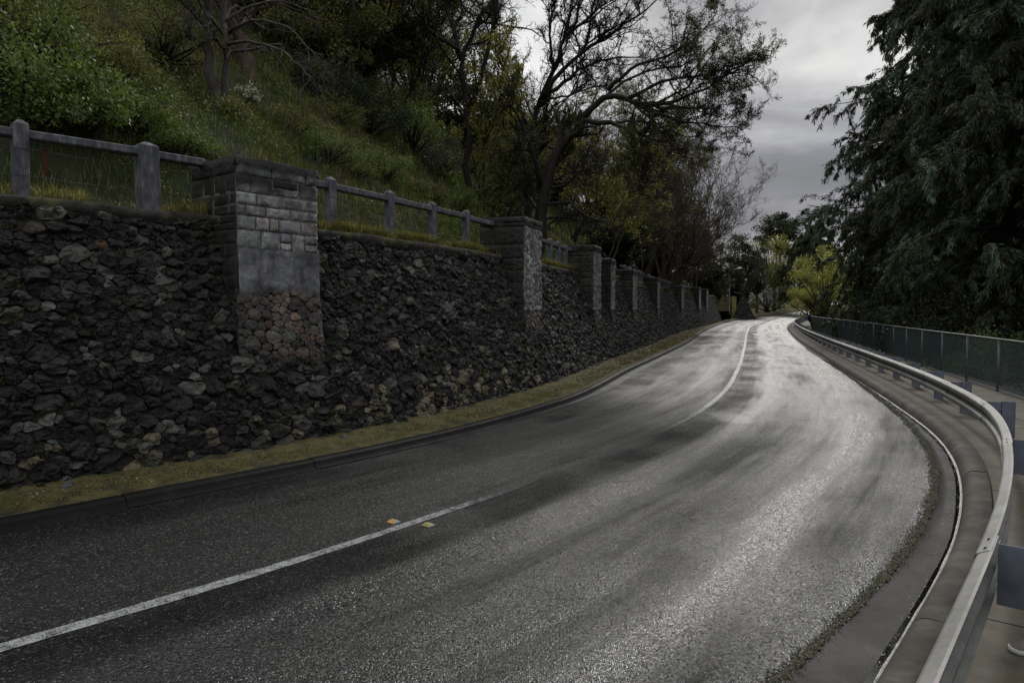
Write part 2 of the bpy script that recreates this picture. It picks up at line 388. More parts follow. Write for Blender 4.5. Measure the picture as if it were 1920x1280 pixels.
def make_steel():
    m, nt, b = mat('galvanised_steel'); ob = coords(nt, 'Object')
    n1 = noise(nt, ob, 3.5, 5, .65)
    c = ramp(nt, n1, [(.3, (.125,.124,.12)), (.7, (.22,.217,.207))])
    sp = N(nt, 'ShaderNodeTexVoronoi', Scale=55.0); nt.links.new(ob, sp.inputs['Vector'])
    c = mixc(nt, .12, c, sp.outputs['Color'], 'OVERLAY')
    c = mixc(nt, 1.0, c, ramp(nt, noise(nt, ob, 1.1, 5, .7), [(.35, g3(.6)), (.6, g3(1.08))]), 'MULTIPLY')
    rust = ramp(nt, noise(nt, ob, 7, 6, .75), [(.54, g3(0)), (.72, g3(.6))])
    c = mixc(nt, rust, c, (.16,.135,.1))
    nt.links.new(c, b.inputs['Base Color']); b.inputs['Metallic'].default_value = .35
    nt.links.new(ramp(nt, n1, [(.3, g3(.5)), (.7, g3(.68))]), b.inputs['Roughness'])
    nt.links.new(bump(nt, noise(nt, ob, 16, 4), .15, .004), b.inputs['Normal'])
    return m

def make_concrete(name, stops, stain=(.05,.045,.035), rough=.8, joint=None, wet=0.0):
    m, nt, b = mat(name); ob = coords(nt, 'Object')
    c = ramp(nt, noise(nt, ob, 2.3, 6, .7), stops)
    c = mixc(nt, ramp(nt, noise(nt, ob, 5, 6, .75), [(.5, g3(0)), (.7, g3(.55))]), c, stain)
    c = mixc(nt, ramp(nt, noise(nt, ob, 60, 3, .7), [(.62, g3(0)), (.74, g3(.3))]), c, tuple(min(.3, 2.2*q) for q in stops[-1][1]))
    nt.links.new(c, b.inputs['Base Color'])
    nt.links.new(ramp(nt, noise(nt, ob, 1.6, 4), [(.35, g3(rough - .25*wet)), (.65, g3(rough))]), b.inputs['Roughness'])
    b.inputs['Specular IOR Level'].default_value = .4
    n0 = bump(nt, noise(nt, ob, 90, 4, .7), .5, .004)
    nt.links.new(bump(nt, noise(nt, ob, 6, 5, .6), .4, .02, n0), b.inputs['Normal'])
    return m

M = {}
M['asphalt'] = make_asphalt()
M['paint'] = make_paint()
M['wall_stone'] = make_stone('basalt_fieldstone', .5, .75)
M['pillar_stone'] = make_stone('pillar_masonry', .5, .6, 1.1)
M['mortar'] = simple('dark_mortar', [(.3, g3(.008)), (.7, (.03,.027,.02))], 5, .95, .9, .04, 18)
M['coping'] = simple('mossy_coping', [(.3, (.015,.014,.012)), (.52, (.045,.042,.036)), (.66, (.085,.08,.03)), (.8, (.05,.06,.02))], 4, .9, .9, .03, 25)
M['wood'] = simple('weathered_timber', [(.28, (.035,.035,.04)), (.5, (.09,.09,.103)), (.66, (.16,.16,.175)), (.8, (.30,.30,.30))], 15, .8, .7, .012, 45, .25, 0, 6, (1,1,.3))
M['wire'] = simple('dull_wire', [(.3, g3(.04)), (.7, g3(.09))], 8, .6, .1, .001, 40, .3, .2)
M['steel'] = make_steel()
M['post_steel'] = simple('blue_grey_steel', [(.3, (.085,.095,.125)), (.7, (.17,.185,.23))], 4, .5, .2, .003, 30, .4, .25)
M['pipe'] = simple('grey_pipe', [(.3, (.07,.078,.088)), (.7, (.15,.157,.165))], 8, .5, .2, .002, 50, .4, .3)
M['chain'] = simple('green_mesh_wire', [(.3, (.014,.034,.034)), (.7, (.03,.062,.06))], 8, .45, .1, .001, 50, .5)
M['kerb_dark'] = make_concrete('black_wet_kerb', [(.3, g3(.004)), (.6, g3(.008)), (.8, (.02,.019,.017))], (.004,.004,.004), .62, wet=.4)
for n_ in M['kerb_dark'].node_tree.nodes:
    if n_.type == 'BSDF_PRINCIPLED': n_.inputs['Specular IOR Level'].default_value = .08
M['kerb'] = make_concrete('weathered_kerb_concrete', [(.32, (.018,.015,.011)), (.5, (.044,.038,.030)), (.66, (.085,.077,.063)), (.8, (.055,.05,.04))], (.016,.013,.009), .85)
M['gutter'] = make_concrete('gutter_concrete', [(.3, (.011,.0095,.0095)), (.6, (.024,.021,.0215)), (.8, (.042,.038,.039))], (.009,.008,.008), .7, wet=.5)
for n_ in M['gutter'].node_tree.nodes:
    if n_.type == 'BSDF_PRINCIPLED': n_.inputs['Specular IOR Level'].default_value = .25
M['path'] = make_concrete('path_concrete', [(.3, (.045,.039,.03)), (.55, (.085,.075,.06)), (.8, (.13,.112,.08))], (.10,.07,.03), .85)
M['joint'] = simple('dark_joint', [(.3, g3(.006)), (.7, g3(.02))], 9, .9)
M['moss'] = simple('moss_verge', [(.30, (.026,.021,.013)), (.42, (.05,.042,.02)), (.52, (.10,.086,.028)), (.60, (.055,.045,.022)), (.70, (.085,.09,.03)), (.85, (.04,.034,.022))], 3.2, .95, 1.0, .04, 30)
M['soil'] = simple('hill_soil', [(.3, (.012,.014,.007)), (.6, (.03,.036,.014)), (.8, (.045,.04,.024))], 1.3, .95, .8, .08, 9)
M['ground'] = simple('far_ground', [(.3, (.01,.012,.006)), (.7, (.025,.03,.014))], .6, .95, .5, .05, 5)
M['grass'] = make_leaf('grass_blades', .25)
M['leaf'] = make_leaf('leaves', .35, .45, .35)
M['needle'] = make_leaf('conifer_needles', .12, .6, .2)
M['bark_dark'] = make_bark('dark_bark', (.011,.009,.0075), (.036,.031,.026), (.09,.09,.072), .3)
M['bark_pale'] = make_bark('pale_bark', (.03,.026,.022), (.1,.09,.078), (.24,.23,.2), .45)
M['bark_brown'] = make_bark('brown_bark', (.04,.03,.022), (.11,.082,.062), (.17,.15,.12), .3)
M['stair_stone'] = simple('mossy_stair', [(.3, (.09,.08,.025)), (.55, (.2,.175,.03)), (.8, (.24,.22,.12))], 3, .9, .6, .02, 20)
M['stair_riser'] = simple('dark_riser', [(.3, (.02,.018,.014)), (.7, (.05,.045,.03))], 5, .9)
M['lamp_grey'] = simple('lamp_grey_paint', [(.3, (.065,.073,.095)), (.7, (.11,.12,.145))], 6, .5, .1, .001, 40, .4, .2)
M['lamp_white'] = simple('lamp_white_shell', [(.3, g3(.6)), (.7, g3(.75))], 6, .4, .05, .001)
M['amber'] = simple('amber_reflector', [(.3, (.5,.2,.015)), (.7, (.62,.27,.02))], 20, .25, .1, .001, 60, .5)
M['olive_plastic'] = simple('faded_yellow_plastic', [(.3, (.17,.165,.05)), (.7, (.32,.3,.12))], 20, .5, .2, .001, 60)
M['stud_white'] = simple('white_plastic', [(.3, g3(.25)), (.7, g3(.42))], 20, .5, .2, .001, 60)
M['red_steel'] = simple('rusty_red_steel', [(.3, (.04,.012,.008)), (.7, (.09,.022,.014))], 9, .8)
M['litter'] = make_leaf('leaf_litter', .1, .6)
M['skin'] = simple('skin', [(.3, (.42,.26,.19)), (.7, (.5,.32,.24))], 9, .55, .05, .002)
M['jacket'] = simple('dark_jacket', [(.3, g3(.012)), (.7, (.03,.03,.035))], 14, .85, .3, .004, 80)
M['trousers'] = simple('dark_trousers', [(.3, (.02,.022,.03)), (.7, (.04,.043,.055))], 14, .85, .3, .004, 80)
M['hair'] = simple('dark_hair', [(.3, g3(.008)), (.7, g3(.02))], 60, .5, .6, .01, 120)
M['shoe'] = simple('grey_canvas', [(.3, (.11,.1,.095)), (.7, (.17,.155,.15))], 30, .8, .4, .003, 160)
M['sole'] = simple('pale_rubber', [(.3, g3(.42)), (.7, g3(.58))], 20, .6)
M['hoodie'] = simple('charcoal_cloth', [(.3, (.03,.03,.033)), (.7, (.055,.055,.06))], 14, .9, .3, .004, 90)
M['grit'] = simple('mossy_grit', [(.3, (.012,.012,.009)), (.5, (.03,.028,.016)), (.62, (.075,.07,.025)), (.75, (.03,.028,.02)), (.85, (.12,.11,.07))], 16, .9, 1.0, .02, 60)
M['sky_glint'] = simple('painted_sky_glint', [(.35, (.05,.047,.042)), (.65, (.26,.255,.24))], 14, .3, .6, .006, 70, .6)  # sky glint put into the colour
# ------------------------------------------------------------------ sky, sun, camera
SUN_AZ, SUN_EL = math.radians(19), math.radians(35)
def make_world():
    w = bpy.data.worlds.new('World'); scene.world = w; w.use_nodes = True; nt = w.node_tree
    bg = nt.nodes['Background']
    sky = nt.nodes.new('ShaderNodeTexSky'); sky.sky_type = 'NISHITA'; sky.sun_disc = False
    sky.sun_elevation = SUN_EL; sky.sun_rotation = SUN_AZ; sky.air_density = 1.5; sky.dust_density = 3
    tc = nt.nodes.new('ShaderNodeTexCoord'); d = tc.outputs['Generated']
    sp = nt.nodes.new('ShaderNodeSeparateXYZ'); nt.links.new(d, sp.inputs[0])
    # project the direction on a cloud layer so that the banks flatten towards the horizon
    zz = math_(nt, 'ADD', math_(nt, 'MAXIMUM', sp.outputs[2], 0.0), .22)
    cx = nt.nodes.new('ShaderNodeCombineXYZ')
    nt.links.new(math_(nt, 'DIVIDE', sp.outputs[0], zz), cx.inputs[0]); nt.links.new(math_(nt, 'DIVIDE', sp.outputs[1], zz), cx.inputs[1])
    mp = nt.nodes.new('ShaderNodeMapping'); mp.inputs['Scale'].default_value = (1.0, 1.0, 1); mp.inputs['Location'].default_value = SKY_SHIFT; nt.links.new(cx.outputs[0], mp.inputs[0])
    n1 = noise(nt, mp.outputs[0], 1.15, 7, .52, .35)
    n2 = noise(nt, mp.outputs[0], 3.1, 5, .55, .2)
    n = math_(nt, 'ADD', math_(nt, 'MULTIPLY', n1, .95), math_(nt, 'MULTIPLY', n2, .22)); n = math_(nt, 'SUBTRACT', n, .085)
    # overcast: thinner and brighter overhead, heavier banks low down
    h = math_(nt, 'MINIMUM', math_(nt, 'MAXIMUM', sp.outputs[2], 0.0), 1.0)
    n = math_(nt, 'ADD', n, math_(nt, 'MULTIPLY', h, .62))
    # the cloud is thinnest and brightest round the veiled sun
    dt = nt.nodes.new('ShaderNodeVectorMath'); dt.operation = 'DOT_PRODUCT'; nt.links.new(d, dt.inputs[0])
    dt.inputs[1].default_value = (math.sin(SUN_AZ)*math.cos(SUN_EL), math.cos(SUN_AZ)*math.cos(SUN_EL), math.sin(SUN_EL))
    gl = math_(nt, 'POWER', math_(nt, 'MAXIMUM', dt.outputs['Value'], 0.0), 22.0)
    n = math_(nt, 'ADD', n, math_(nt, 'MULTIPLY', gl, .05))
    cloud = ramp(nt, n, [(.42, (.92,1.04,1.26)), (.53, (1.25,1.36,1.66)), (.60, (1.75,1.85,2.2)), (.67, (2.5,2.62,2.9)), (.76, (4.4,4.5,4.6)), (1.0, (8.0,8.1,8.0))])
    c = mixc(nt, .97, sky.outputs[0], cloud)
    nt.links.new(c, bg.inputs['Color']); bg.inputs['Strength'].default_value = .125
SKY_SHIFT = (3.1, 1.7, 0)
make_world()
sl = bpy.data.lights.new('sun', 'SUN'); sl.energy = 1.3; sl.angle = math.radians(12); sl.color = (1, .97, .92)
so = bpy.data.objects.new('sun', sl); COL.objects.link(so)
sd = Vector((math.sin(SUN_AZ)*math.cos(SUN_EL), math.cos(SUN_AZ)*math.cos(SUN_EL), math.sin(SUN_EL)))
so.rotation_euler = sd.to_track_quat('Z', 'Y').to_euler()
cam = bpy.data.cameras.new('camera'); co_ = bpy.data.objects.new('camera', cam); COL.objects.link(co_)
cam.sensor_width = 36; cam.lens = FPX/1920*36; cam.clip_start = .05; cam.clip_end = 3000
co_.location = (0, 0, CAMH); co_.rotation_euler = (PI/2 - PITCH, 0, 0)
scene.camera = co_
scene.view_settings.view_transform = 'Standard'; scene.view_settings.look = 'None'
scene.view_settings.exposure = .25; scene.view_settings.gamma = 1
try: scene.view_settings.use_curve_mapping = False
except Exception: pass
scene.render.film_transparent = False
scene.cycles.max_bounces = 6; scene.cycles.transparent_max_bounces = 4
scene.cycles.caustics_reflective = False; scene.cycles.caustics_refractive = False
scene.cycles.use_denoising = True

# ------------------------------------------------------------------ road and its edges
Ys = np.concatenate([np.arange(-6, 30, .25), np.arange(30, 80, .5), np.arange(80, 172, 1.0)])
def edge(fn, off=0.0, z=0.0, Y=Ys):
    X = fn(Y); tx = np.gradient(X); ty = np.gradient(Y); l = np.hypot(tx, ty); tx, ty = tx/l, ty/l
    x = X + off*ty; y = Y - off*tx
    return np.stack([x, y, zr(y) + z], 1)
def lerp_strip(a, b, n): 
    t = np.linspace(0, 1, n)[:, None, None]
    return a[None]*(1-t) + b[None]*t
C0 = np.stack([CL(Ys), Ys], 1); arc = np.concatenate([[0], np.cumsum(np.linalg.norm(np.diff(C0, axis=0), axis=1))])
a, b = edge(LK, -.02), edge(RG, .03)
G = lerp_strip(a, b, 28); 
cosd = np.gradient(Ys)/np.hypot(np.gradient(CL(Ys)), np.gradient(Ys))
U = np.stack([(G[:, :, 0] - CL(G[:, :, 1]))*cosd[None], np.broadcast_to(arc, G.shape[:2])], -1)
kind(MB().grid(G, uv=U, flip=True).build('road', M['asphalt']), 'structure')

# centre line: one worn painted strip, thin where the photograph shows it nearly gone
yy = np.concatenate([np.arange(-4, 30, .12), np.arange(30, 165, .5)])
w_ = .060 + .006*np.sin(yy*1.7) + .010*(rng.random(len(yy))-.5)
keep = np.interp(yy, [-4, 6.8, 7.6, 8.4, 9.2, 11.0, 12.2, 15, 40, 170], [.95, .9, .6, .3, .12, .15, .6, .85, .95, 1])
w_ = w_*np.clip((keep - .55*fbm(np.stack([yy*2.3, yy*0, yy*0], 1), 4))*4, .02, 1)
tx = np.gradient(CL(yy)); ty = np.gradient(yy); ll = np.hypot(tx, ty)
nx, ny = ty/ll, -tx/ll
G = np.stack([np.stack([CL(yy)+nx*s*w_, yy+ny*s*w_, zr(yy)+.005], 1) for s in (-1, -.33, .33, 1)])
ccol = np.repeat(np.broadcast_to(keep, G.shape[:2])[..., None], 3, 2)
kind(MB().grid(G, ccol, flip=True).build('centre_line', M['paint']), 'structure')

# left kerb: gutter lip, face, rounded top
prof = [(.30, .004), (.05, .006), (.0, .012), (-.02, .075), (-.04, .10), (-.07, .112), (-.17, .115), (-.19, .08)]
kind(MB().grid(np.stack([edge(LK, o, z) for o, z in ((.0, .004), (-.03, .065), (-.08, .095), (-.18, .098))])).build('kerb_bed', M['joint']), 'structure')
yl = np.concatenate([np.arange(13, 30, .2), np.arange(30, 125, .5)]); k_ = np.interp(yl, [13, 19, 125], [.05, 1, 1])
G = np.stack([edge(LK, .035, .009, yl)*(1-k_*u)[:, None] + edge(LK, .30, .006, yl)*(k_*u)[:, None] for u in (1, .5, 0)])
gl = MB().grid(G); kind(gl.build('gutter', M['gutter']), 'structure')

# right side: gutter, water, kerb stones, path slabs
G = np.stack([edge(RG, .0, .001)] + [edge(RK, o, z) for o, z in ((-.28, -.012), (-.14, -.02), (.02, -.03))])
kind(MB().grid(G, flip=True).build('gutter', M['gutter']), 'structure')
m, nt, bs = mat('gutter_water'); bs.inputs['Base Color'].default_value = (.006,.006,.006,1); bs.inputs['Roughness'].default_value = .06
nt.links.new(bump(nt, noise(nt, coords(nt), 30, 3), .12, .004), bs.inputs['Normal'])
wn = .035 + .05*fbm(np.stack([Ys*.8, Ys*0, Ys*0], 1), 3)
ea = edge(RK, 0, 0); nxy = (edge(RK, 1, 0) - ea)[:, :2]
G = np.stack([np.concatenate([ea[:, :2] - nxy*wn[:, None], (ea[:, 2]-.014)[:, None]], 1), np.concatenate([ea[:, :2] + nxy*.012, (ea[:, 2]-.013)[:, None]], 1)])
kind(MB().grid(G, flip=True).build('water', m), 'structure')

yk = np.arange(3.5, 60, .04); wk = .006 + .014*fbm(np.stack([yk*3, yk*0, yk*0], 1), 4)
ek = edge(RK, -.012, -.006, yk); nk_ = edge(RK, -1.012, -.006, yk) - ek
kind(MB().grid(np.stack([ek + nk_*wk[:, None], ek + [0, 0, .003], ek - nk_*.012 + [0, 0, .010]]), flip=True).build('kerb_glint', M['sky_glint']), 'structure')  # pale strip painted in for sky glinting on the wet kerb foot
def segs(fn, step, gap, Y0, Y1, prof, name, mt, jit=0):
    """kerb stones or slabs: one ground sheet cut by open joints; prof = (offset, z) across"""
    yy = np.arange(Y0, Y1, .02 if Y1 < 40 else .05); X = fn(yy); s = np.concatenate([[0], np.cumsum(np.hypot(np.diff(X), np.diff(yy)))])
    mb = MB(); k = 0
    while (k+1)*step < s[-1]:
        q = np.interp(np.linspace(k*step + gap, (k+1)*step - gap, 9), s, yy)
        dz = (random.random()-.5)*jit
        G = np.stack([edge(fn, o, z + dz, q) if not callable(o) else None for o, z in prof])
        Y_dense = q
        mb.grid(G, flip=True); k += 1
        e0, e1 = G[:, 0], G[:, -1]
        for e, fl in ((e0, 1), (e1, 0)):
            lo = e.copy(); lo[:, 2] = np.minimum(lo[:, 2], zr(lo[:, 1]) - .03)
            mb.grid(np.stack([e, lo]), flip=bool(fl))
    return kind(mb.build(name, mt, smooth=True), 'structure')
segs(LK, 2.3, .005, -5, 150, prof[1:], 'kerb', M['kerb_dark'], .012)
kp = [(0, -.05), (.01, .03), (.03, .085), (.055, .12), (.085, .142), (.12, .15), (.25, .152), (.256, .12)]
segs(RK, 2.45, .005, -5, 120, kp, 'kerb', M['kerb'], .008)
base = np.stack([edge(RK, .012, .0), edge(RK, .24, .118), edge(FEN, .6, .118)])
kind(MB().grid(base, flip=True).build('path_bed', M['joint']), 'structure')
segs(RK, 1.25, .004, -5, 110, [(.268, .11), (.27, .146), (.82, .149), (.824, .12)], 'path', M['path'], .006)
segs(RK, 1.9, .005, -5, 110, [(.834, .12), (.836, .149), (1.5, .15), (1.504, .12)], 'path', M['path'], .006)
# outer path: from there to behind the mesh fence
yy = np.arange(-6, 112, .5); X = RK(yy); sA = np.concatenate([[0], np.cumsum(np.hypot(np.diff(X), np.diff(yy)))])
mb = MB(); k = 0
while (k+1)*1.9 < sA[-1]:
    q = np.interp(np.linspace(k*1.9+.005, (k+1)*1.9-.005, 5), sA, yy)
    A = edge(RK, 1.514, .15, q); Bp = edge(FEN, .25, .15, q)
    mb.grid(np.stack([A, Bp]), flip=True); k += 1
kind(mb.build('path', M['path']), 'structure')
# strip of mossy grit between asphalt and gutter, ragged edges
yy = np.arange(-2, 36, .02); e = edge(RG, 0, 0, yy); nn = edge(RG, 1, 0, yy) - e
p3 = np.stack([yy*2.2, yy*0, yy*0], 1)
wl = np.maximum(.05*(fbm(p3*4.7, 6)-.2), .004) + .022*rng.random(len(yy)); wr = np.maximum(.06*(fbm(p3*4.2 + 9, 6)-.2), .004) + .022*rng.random(len(yy))
G = np.stack([e - nn*wl[:, None] + [0,0,.004], e + [0,0,.006] - nn*.01, e + nn*wr[:, None] + [0,0,.0045]])
kind(MB().grid(G, flip=True).build('moss', M['grit']), 'stuff')

# ------------------------------------------------------------------ the retaining wall's space and the hillside
S_END = 98.0
WQ = np.stack([WALL(np.linspace(-8, 172, 1200)), np.linspace(-8, 172, 1200)], 1)
WN = np.stack([-np.interp(WQ[:, 1], _Y, _ty), np.interp(WQ[:, 1], _Y, _tx)], 1)
def dist_wall(x, y):
    """signed distance from the wall's foot, positive on the hill side"""
    x = np.asarray(x, float).ravel(); y = np.asarray(y, float).ravel(); out = np.empty(len(x))
    for i in range(0, len(x), 4000):
        P = np.stack([x[i:i+4000], y[i:i+4000]], 1)
        D = ((P[:, None] - WQ[None])**2).sum(2); j = D.argmin(1)
        sgn = np.sign(((P - WQ[j])*WN[j]).sum(1)); out[i:i+4000] = np.sqrt(D[np.arange(len(P)), j])*sgn
    return out
def sstep(a, b, x): t = np.clip((x-a)/(b-a), 0, 1); return t*t*(3-2*t)
def terrain(x, y):
    x = np.asarray(x, float); sh = x.shape; y = np.asarray(y, float)
    d = dist_wall(x, y); xf, yf = x.ravel(), y.ravel()
    n = fbm(np.stack([xf*.35, yf*.35, xf*0], 1), 3) - .5
    n2 = fbm(np.stack([xf*1.2, yf*1.2, xf*0+4], 1), 3) - .5
    up = np.maximum(d-2.5, 0); up = up*sstep(0, 1.8, up)
    hi = 3.36 + .02*d + .80*np.minimum(up, 24) + .18*np.maximum(up-24, 0)
    lo = zr(yf) + .14 + .52*np.maximum(d-.3, 0)*(d < 26) + (d >= 26)*13.4
    f = sstep(94, 103, yf)
    z = hi*(1-f) + lo*f + np.clip((d-2.0)/3, 0, 1)*(n*1.1 + n2*.35)
    return z.reshape(sh)
def ground_hit(px, py, near=8, far=90):
    a, b = ray(px, py); t = np.linspace(near, far, 700)
    z = terrain(a*t, t); d = dist_wall(a*t, t)
    i = np.argmax((CAMH + b*t <= z) & (d > 1.2)); return np.array([a*t[i], t[i], z[i]])
n0 = np.array([-.906, .42])
yy = np.concatenate([np.arange(-5, 40, .35), np.arange(40, 100, .7), np.arange(100, 171, 1.5)])
bx, by = WALL(yy), yy
wn_ = np.stack([-np.interp(yy, _Y, _ty), np.interp(yy, _Y, _tx)], 1)
rows = []
for q in np.concatenate([[1.22, 1.6, 2, 2.4], np.arange(2.8, 16, .4), np.arange(16, 62, 1.6)]):
    k = sstep(2.5, 12, np.array(q))
    dirn = wn_*(1-k) + n0*k
    x = bx + dirn[:, 0]*q; y = by + dirn[:, 1]*q
    rows.append(np.stack([x, y, terrain(x, y)], 1))
kind(MB().grid(np.stack(rows)).build('hillside', M['soil']), 'structure')
# low bank beyond the stair, from the verge up
yb = np.arange(99, 171, 1.0); rows = []
for q in (-.4, .1, .5, .9, 1.23):
    w2 = np.stack([-np.interp(yb, _Y, _ty), np.interp(yb, _Y, _tx)], 1)
    x = WALL(yb) + w2[:, 0]*q; y = yb + w2[:, 1]*q
    rows.append(np.stack([x, y, np.maximum(terrain(x, y), zr(y)+.13)], 1))
kind(MB().grid(np.stack(rows)).build('bank', M['soil']), 'structure')
# mossy verge between kerb and wall
A = edge(LK, -.165, .10); Wb = edge(WALL, 0, .17)
tt = np.linspace(0, 1, 14); G = []
for t in tt:
    p = A*(1-t) + (Wb + (Wb-A)*.10)*t
    p[:, 2] += .05*(fbm(np.stack([p[:, 0]*2.5, p[:, 1]*2.5, p[:, 0]*0], 1), 3)-.5)*min(1, t*6) + .03*t
    G.append(p)
kind(MB().grid(np.stack(G)).build('verge', M['moss']), 'structure')
# ground under everything, and the land falling away on the right
x = np.linspace(-420, 420, 43); y = np.linspace(-120, 620, 38)
gx, gy = np.meshgrid(x, y, indexing='ij'); gz = np.full_like(gx, -1.2)
kind(MB().grid(np.stack([gx, gy, gz], -1), flip=True).build('ground', M['ground']), 'structure')
rows = [edge(FEN, o, z) for o, z in ((.24, .12), (.6, .05), (2, -.15), (6, -.5), (14, -.9), (40, -1.1))]
kind(MB().grid(np.stack(rows), flip=True).build('embankment', M['soil']), 'structure')

# ------------------------------------------------------------------ fieldstone packing
def pack(w, h, size, aspect=1.45, seed=0, na=16, trim=False):
    """close-packed stones on a w x h sheet -> vertices (a, b, height), quads, stone index, centres"""
    r = np.random.default_rng(seed)
    n = int(w*h/(size*size*.62))
    # jittered start with two sizes, then two Lloyd-like pushes
    P = np.stack([r.random(n)*w, r.random(n)*h], 1); wt = r.choice([.5, .8, 1.0, 1.35, 2.0], n, p=[.24, .25, .24, .18, .09])
    sc = np.array([1/aspect, 1.0]); Q = P*sc
    o = np.argsort(Q[:, 0]); Q = Q[o]; wt = wt[o]; K = min(n-1, 26)
    def nbrs(Q):
        idx = np.empty((n, K), int)
        W = 170
        for i in range(0, n, 400):
            lo, hi = max(0, i-W), min(n, i+400+W)
            D = ((Q[i:i+400, None] - Q[None, lo:hi])**2).sum(2); D[np.arange(len(D)), np.arange(len(D)) + i-lo] = 1e9
            kk = min(K, hi-lo-1); p = np.argpartition(D, kk-1, 1)[:, :kk] + lo
            if kk < K: p = np.concatenate([p, np.repeat(p[:, :1], K-kk, 1)], 1)
            idx[i:i+400] = p
        return idx
    for it in range(9):
        I = nbrs(Q); d = Q[:, None] - Q[I]; L = np.linalg.norm(d, axis=2) + 1e-6
        want = size*.86*(wt[:, None] + wt[I])*.5
        f = np.maximum(want - L, 0)/L*.32
        Q = Q + (d*f[..., None]).sum(1)*.7
        Q[:, 0] = np.clip(Q[:, 0], 0, w*sc[0]); Q[:, 1] = np.clip(Q[:, 1], size*.12, h-size*.12)
        o = np.argsort(Q[:, 0]); Q = Q[o]; wt = wt[o]
    I = nbrs(Q); d = Q[I] - Q[:, None]; L2 = (d**2).sum(2)
    share = wt[:, None]/(wt[:, None] + wt[I])
    ang = np.arange(na)*2*PI/na + r.random((n, 1))*.3
    e = np.stack([np.cos(ang), np.sin(ang)], 2)                      # n,na,2
    dot = np.einsum('nkd,nad->nka', d, e)
    rr = np.where(dot > 1e-4, (L2*share)[:, :, None]/np.maximum(dot, 1e-4), 9).min(1)
    rr = np.minimum(rr, size*1.15*wt[:, None])
    rr = .76*rr + .12*(np.roll(rr, 1, 1) + np.roll(rr, -1, 1))
    rr = rr*.985*(1 + (r.random(rr.shape)-.5)*.13)
    mr = rr.mean(1)
    H = np.clip(mr*.75, .02, .13)*(.7 + .6*r.random(n))
    rings = [(0, 1.0), (.42, .97), (.72, .86), (.90, .52), (1.0, -.35)]
    tilt = (r.random((n, 2))-.5)*.55; base = r.random(n)*.05 - .02
    gk = r.normal(size=(n, 4, 2))*.75; ck = r.uniform(.62, 1.0, (n, 4))
    V = []
    for q, hh in rings:
        xy = Q[:, None] + e*(rr*q)[..., None] if q else Q[:, None]
        off = xy - Q[:, None]
        hz = np.full(off.shape[:2], hh)
        if q < 1:
            pl = (ck[:, None] + (off[:, :, None]*gk[:, None]).sum(3)/mr[:, None, None]).min(2); hz = np.minimum(hz*1.08, np.maximum(pl, .1))
        z = base[:, None] + H[:, None]*hz + (off*tilt[:, None]).sum(2)
        if q and q < 1: z = z + (r.random(z.shape)-.5)*H[:, None]*.35
        V.append(np.concatenate([xy/sc, z[..., None]], 2))
    V = np.concatenate(V, 1); m = V.shape[1]                          # n, 1+4*na, 3
    V[..., 1] = np.minimum(V[..., 1], h + .01)
    if trim: V[..., 0] = np.clip(V[..., 0], 0, w); V[..., 1] = np.clip(V[..., 1], 0, h)
    F = []; T = []
    for a_ in range(na):
        b_ = (a_+1) % na
        T.append([0, 1+a_, 1+b_])
        for k in range(3): F.append([1+k*na+a_, 1+(k+1)*na+a_, 1+(k+1)*na+b_, 1+k*na+b_])
    F = np.array(F); T = np.array(T); sh = (np.arange(n)*m)[:, None, None]
    return V.reshape(-1, 3), (F[None]+sh).reshape(-1, 4), (T[None]+sh).reshape(-1, 3), np.repeat(np.arange(n), m), Q/sc

def stone_cols(n, r, pal, probs):
    c = np.array(pal)[r.choice(len(pal), n, p=probs)]
    return c*(.65 + .75*r.random((n, 1)))*(1 + (r.random((n, 3))-.5)*.12)
BASALT = [(.006,.0062,.0064), (.0105,.0105,.0107), (.020,.0195,.0185), (.06,.06,.055), (.042,.036,.025)]

H_SL = 3.42; Z0 = .10
def wall_space(a, b, h):
    """a along, b up the battered face, h proud of it"""
    t = np.clip(b/H_SL, -.2, 1.1); z = Z0 + t*3.30
    o = 1.12*np.sign(t)*np.abs(t)**1.1
    slope = 1.12*1.1*np.abs(t)**.1/3.30                                # do/dz
    c = 1/np.sqrt(1+slope**2)
    return wp(a, o - h*c, z + h*slope*c)

wall = thing('retaining_wall', wp(np.array(20.), 0., .1), 'long battered retaining wall of dark rounded fieldstones along the kerb', 'wall'); wall['kind'] = 'thing'
S0 = -3.0
V, Fq, Ft, si, Q = pack(S_END-S0, H_SL-.14, .168, 1.4, 3)
r = np.random.default_rng(8); n = len(Q)
cols = stone_cols(n, r, BASALT, [.34, .32, .21, .09, .04])
# tumbled tan limestone pieces low in the middle stretch
pa, pb = Q[:, 0]+S0, Q[:, 1]
tan = (r.random(n) < .5*np.exp(-((pa-13.5)/2.4)**2 - ((pb-.5)/.45)**2)) | (r.random(n) < .10*(pb < .5)*(pa > 6)*(pa < 24))
cols[tan] = np.array([.12,.10,.07])*(.55+.9*r.random((tan.sum(), 1)))
cols[(r.random(n) < .006)] = (.075,.042,.026)
pale_stones = (pa < 10)*(r.random(n) < .07); cols[pale_stones] = np.array([.10,.10,.088])*(.7+.6*r.random((pale_stones.sum(), 1)))  # a few paler stones at the near end
W3 = wall_space(V[:, 0]+S0, V[:, 1]+.02, V[:, 2])
nw_ = nrm(np.stack([fbm(W3*8+k*31, 2)-.5 for k in range(3)], 1))
W3 = W3 + nw_*(.012 + .045*np.abs(fbm(W3*13, 3)-.5)*2)[:, None]
W3 = W3 + np.stack([fbm(W3*26+k*17, 2)-.5 for k in range(3)], 1)*.026
MB().add(W3, [Fq, Ft], cols[si]).build('stone_face', M['wall_stone'], wall, smooth=False)
sg = np.arange(S0, S_END+.01, .5)
G = np.stack([wall_space(sg, np.full_like(sg, bb), np.full_like(sg, -.02)) for bb in np.linspace(-.1, H_SL, 9)])
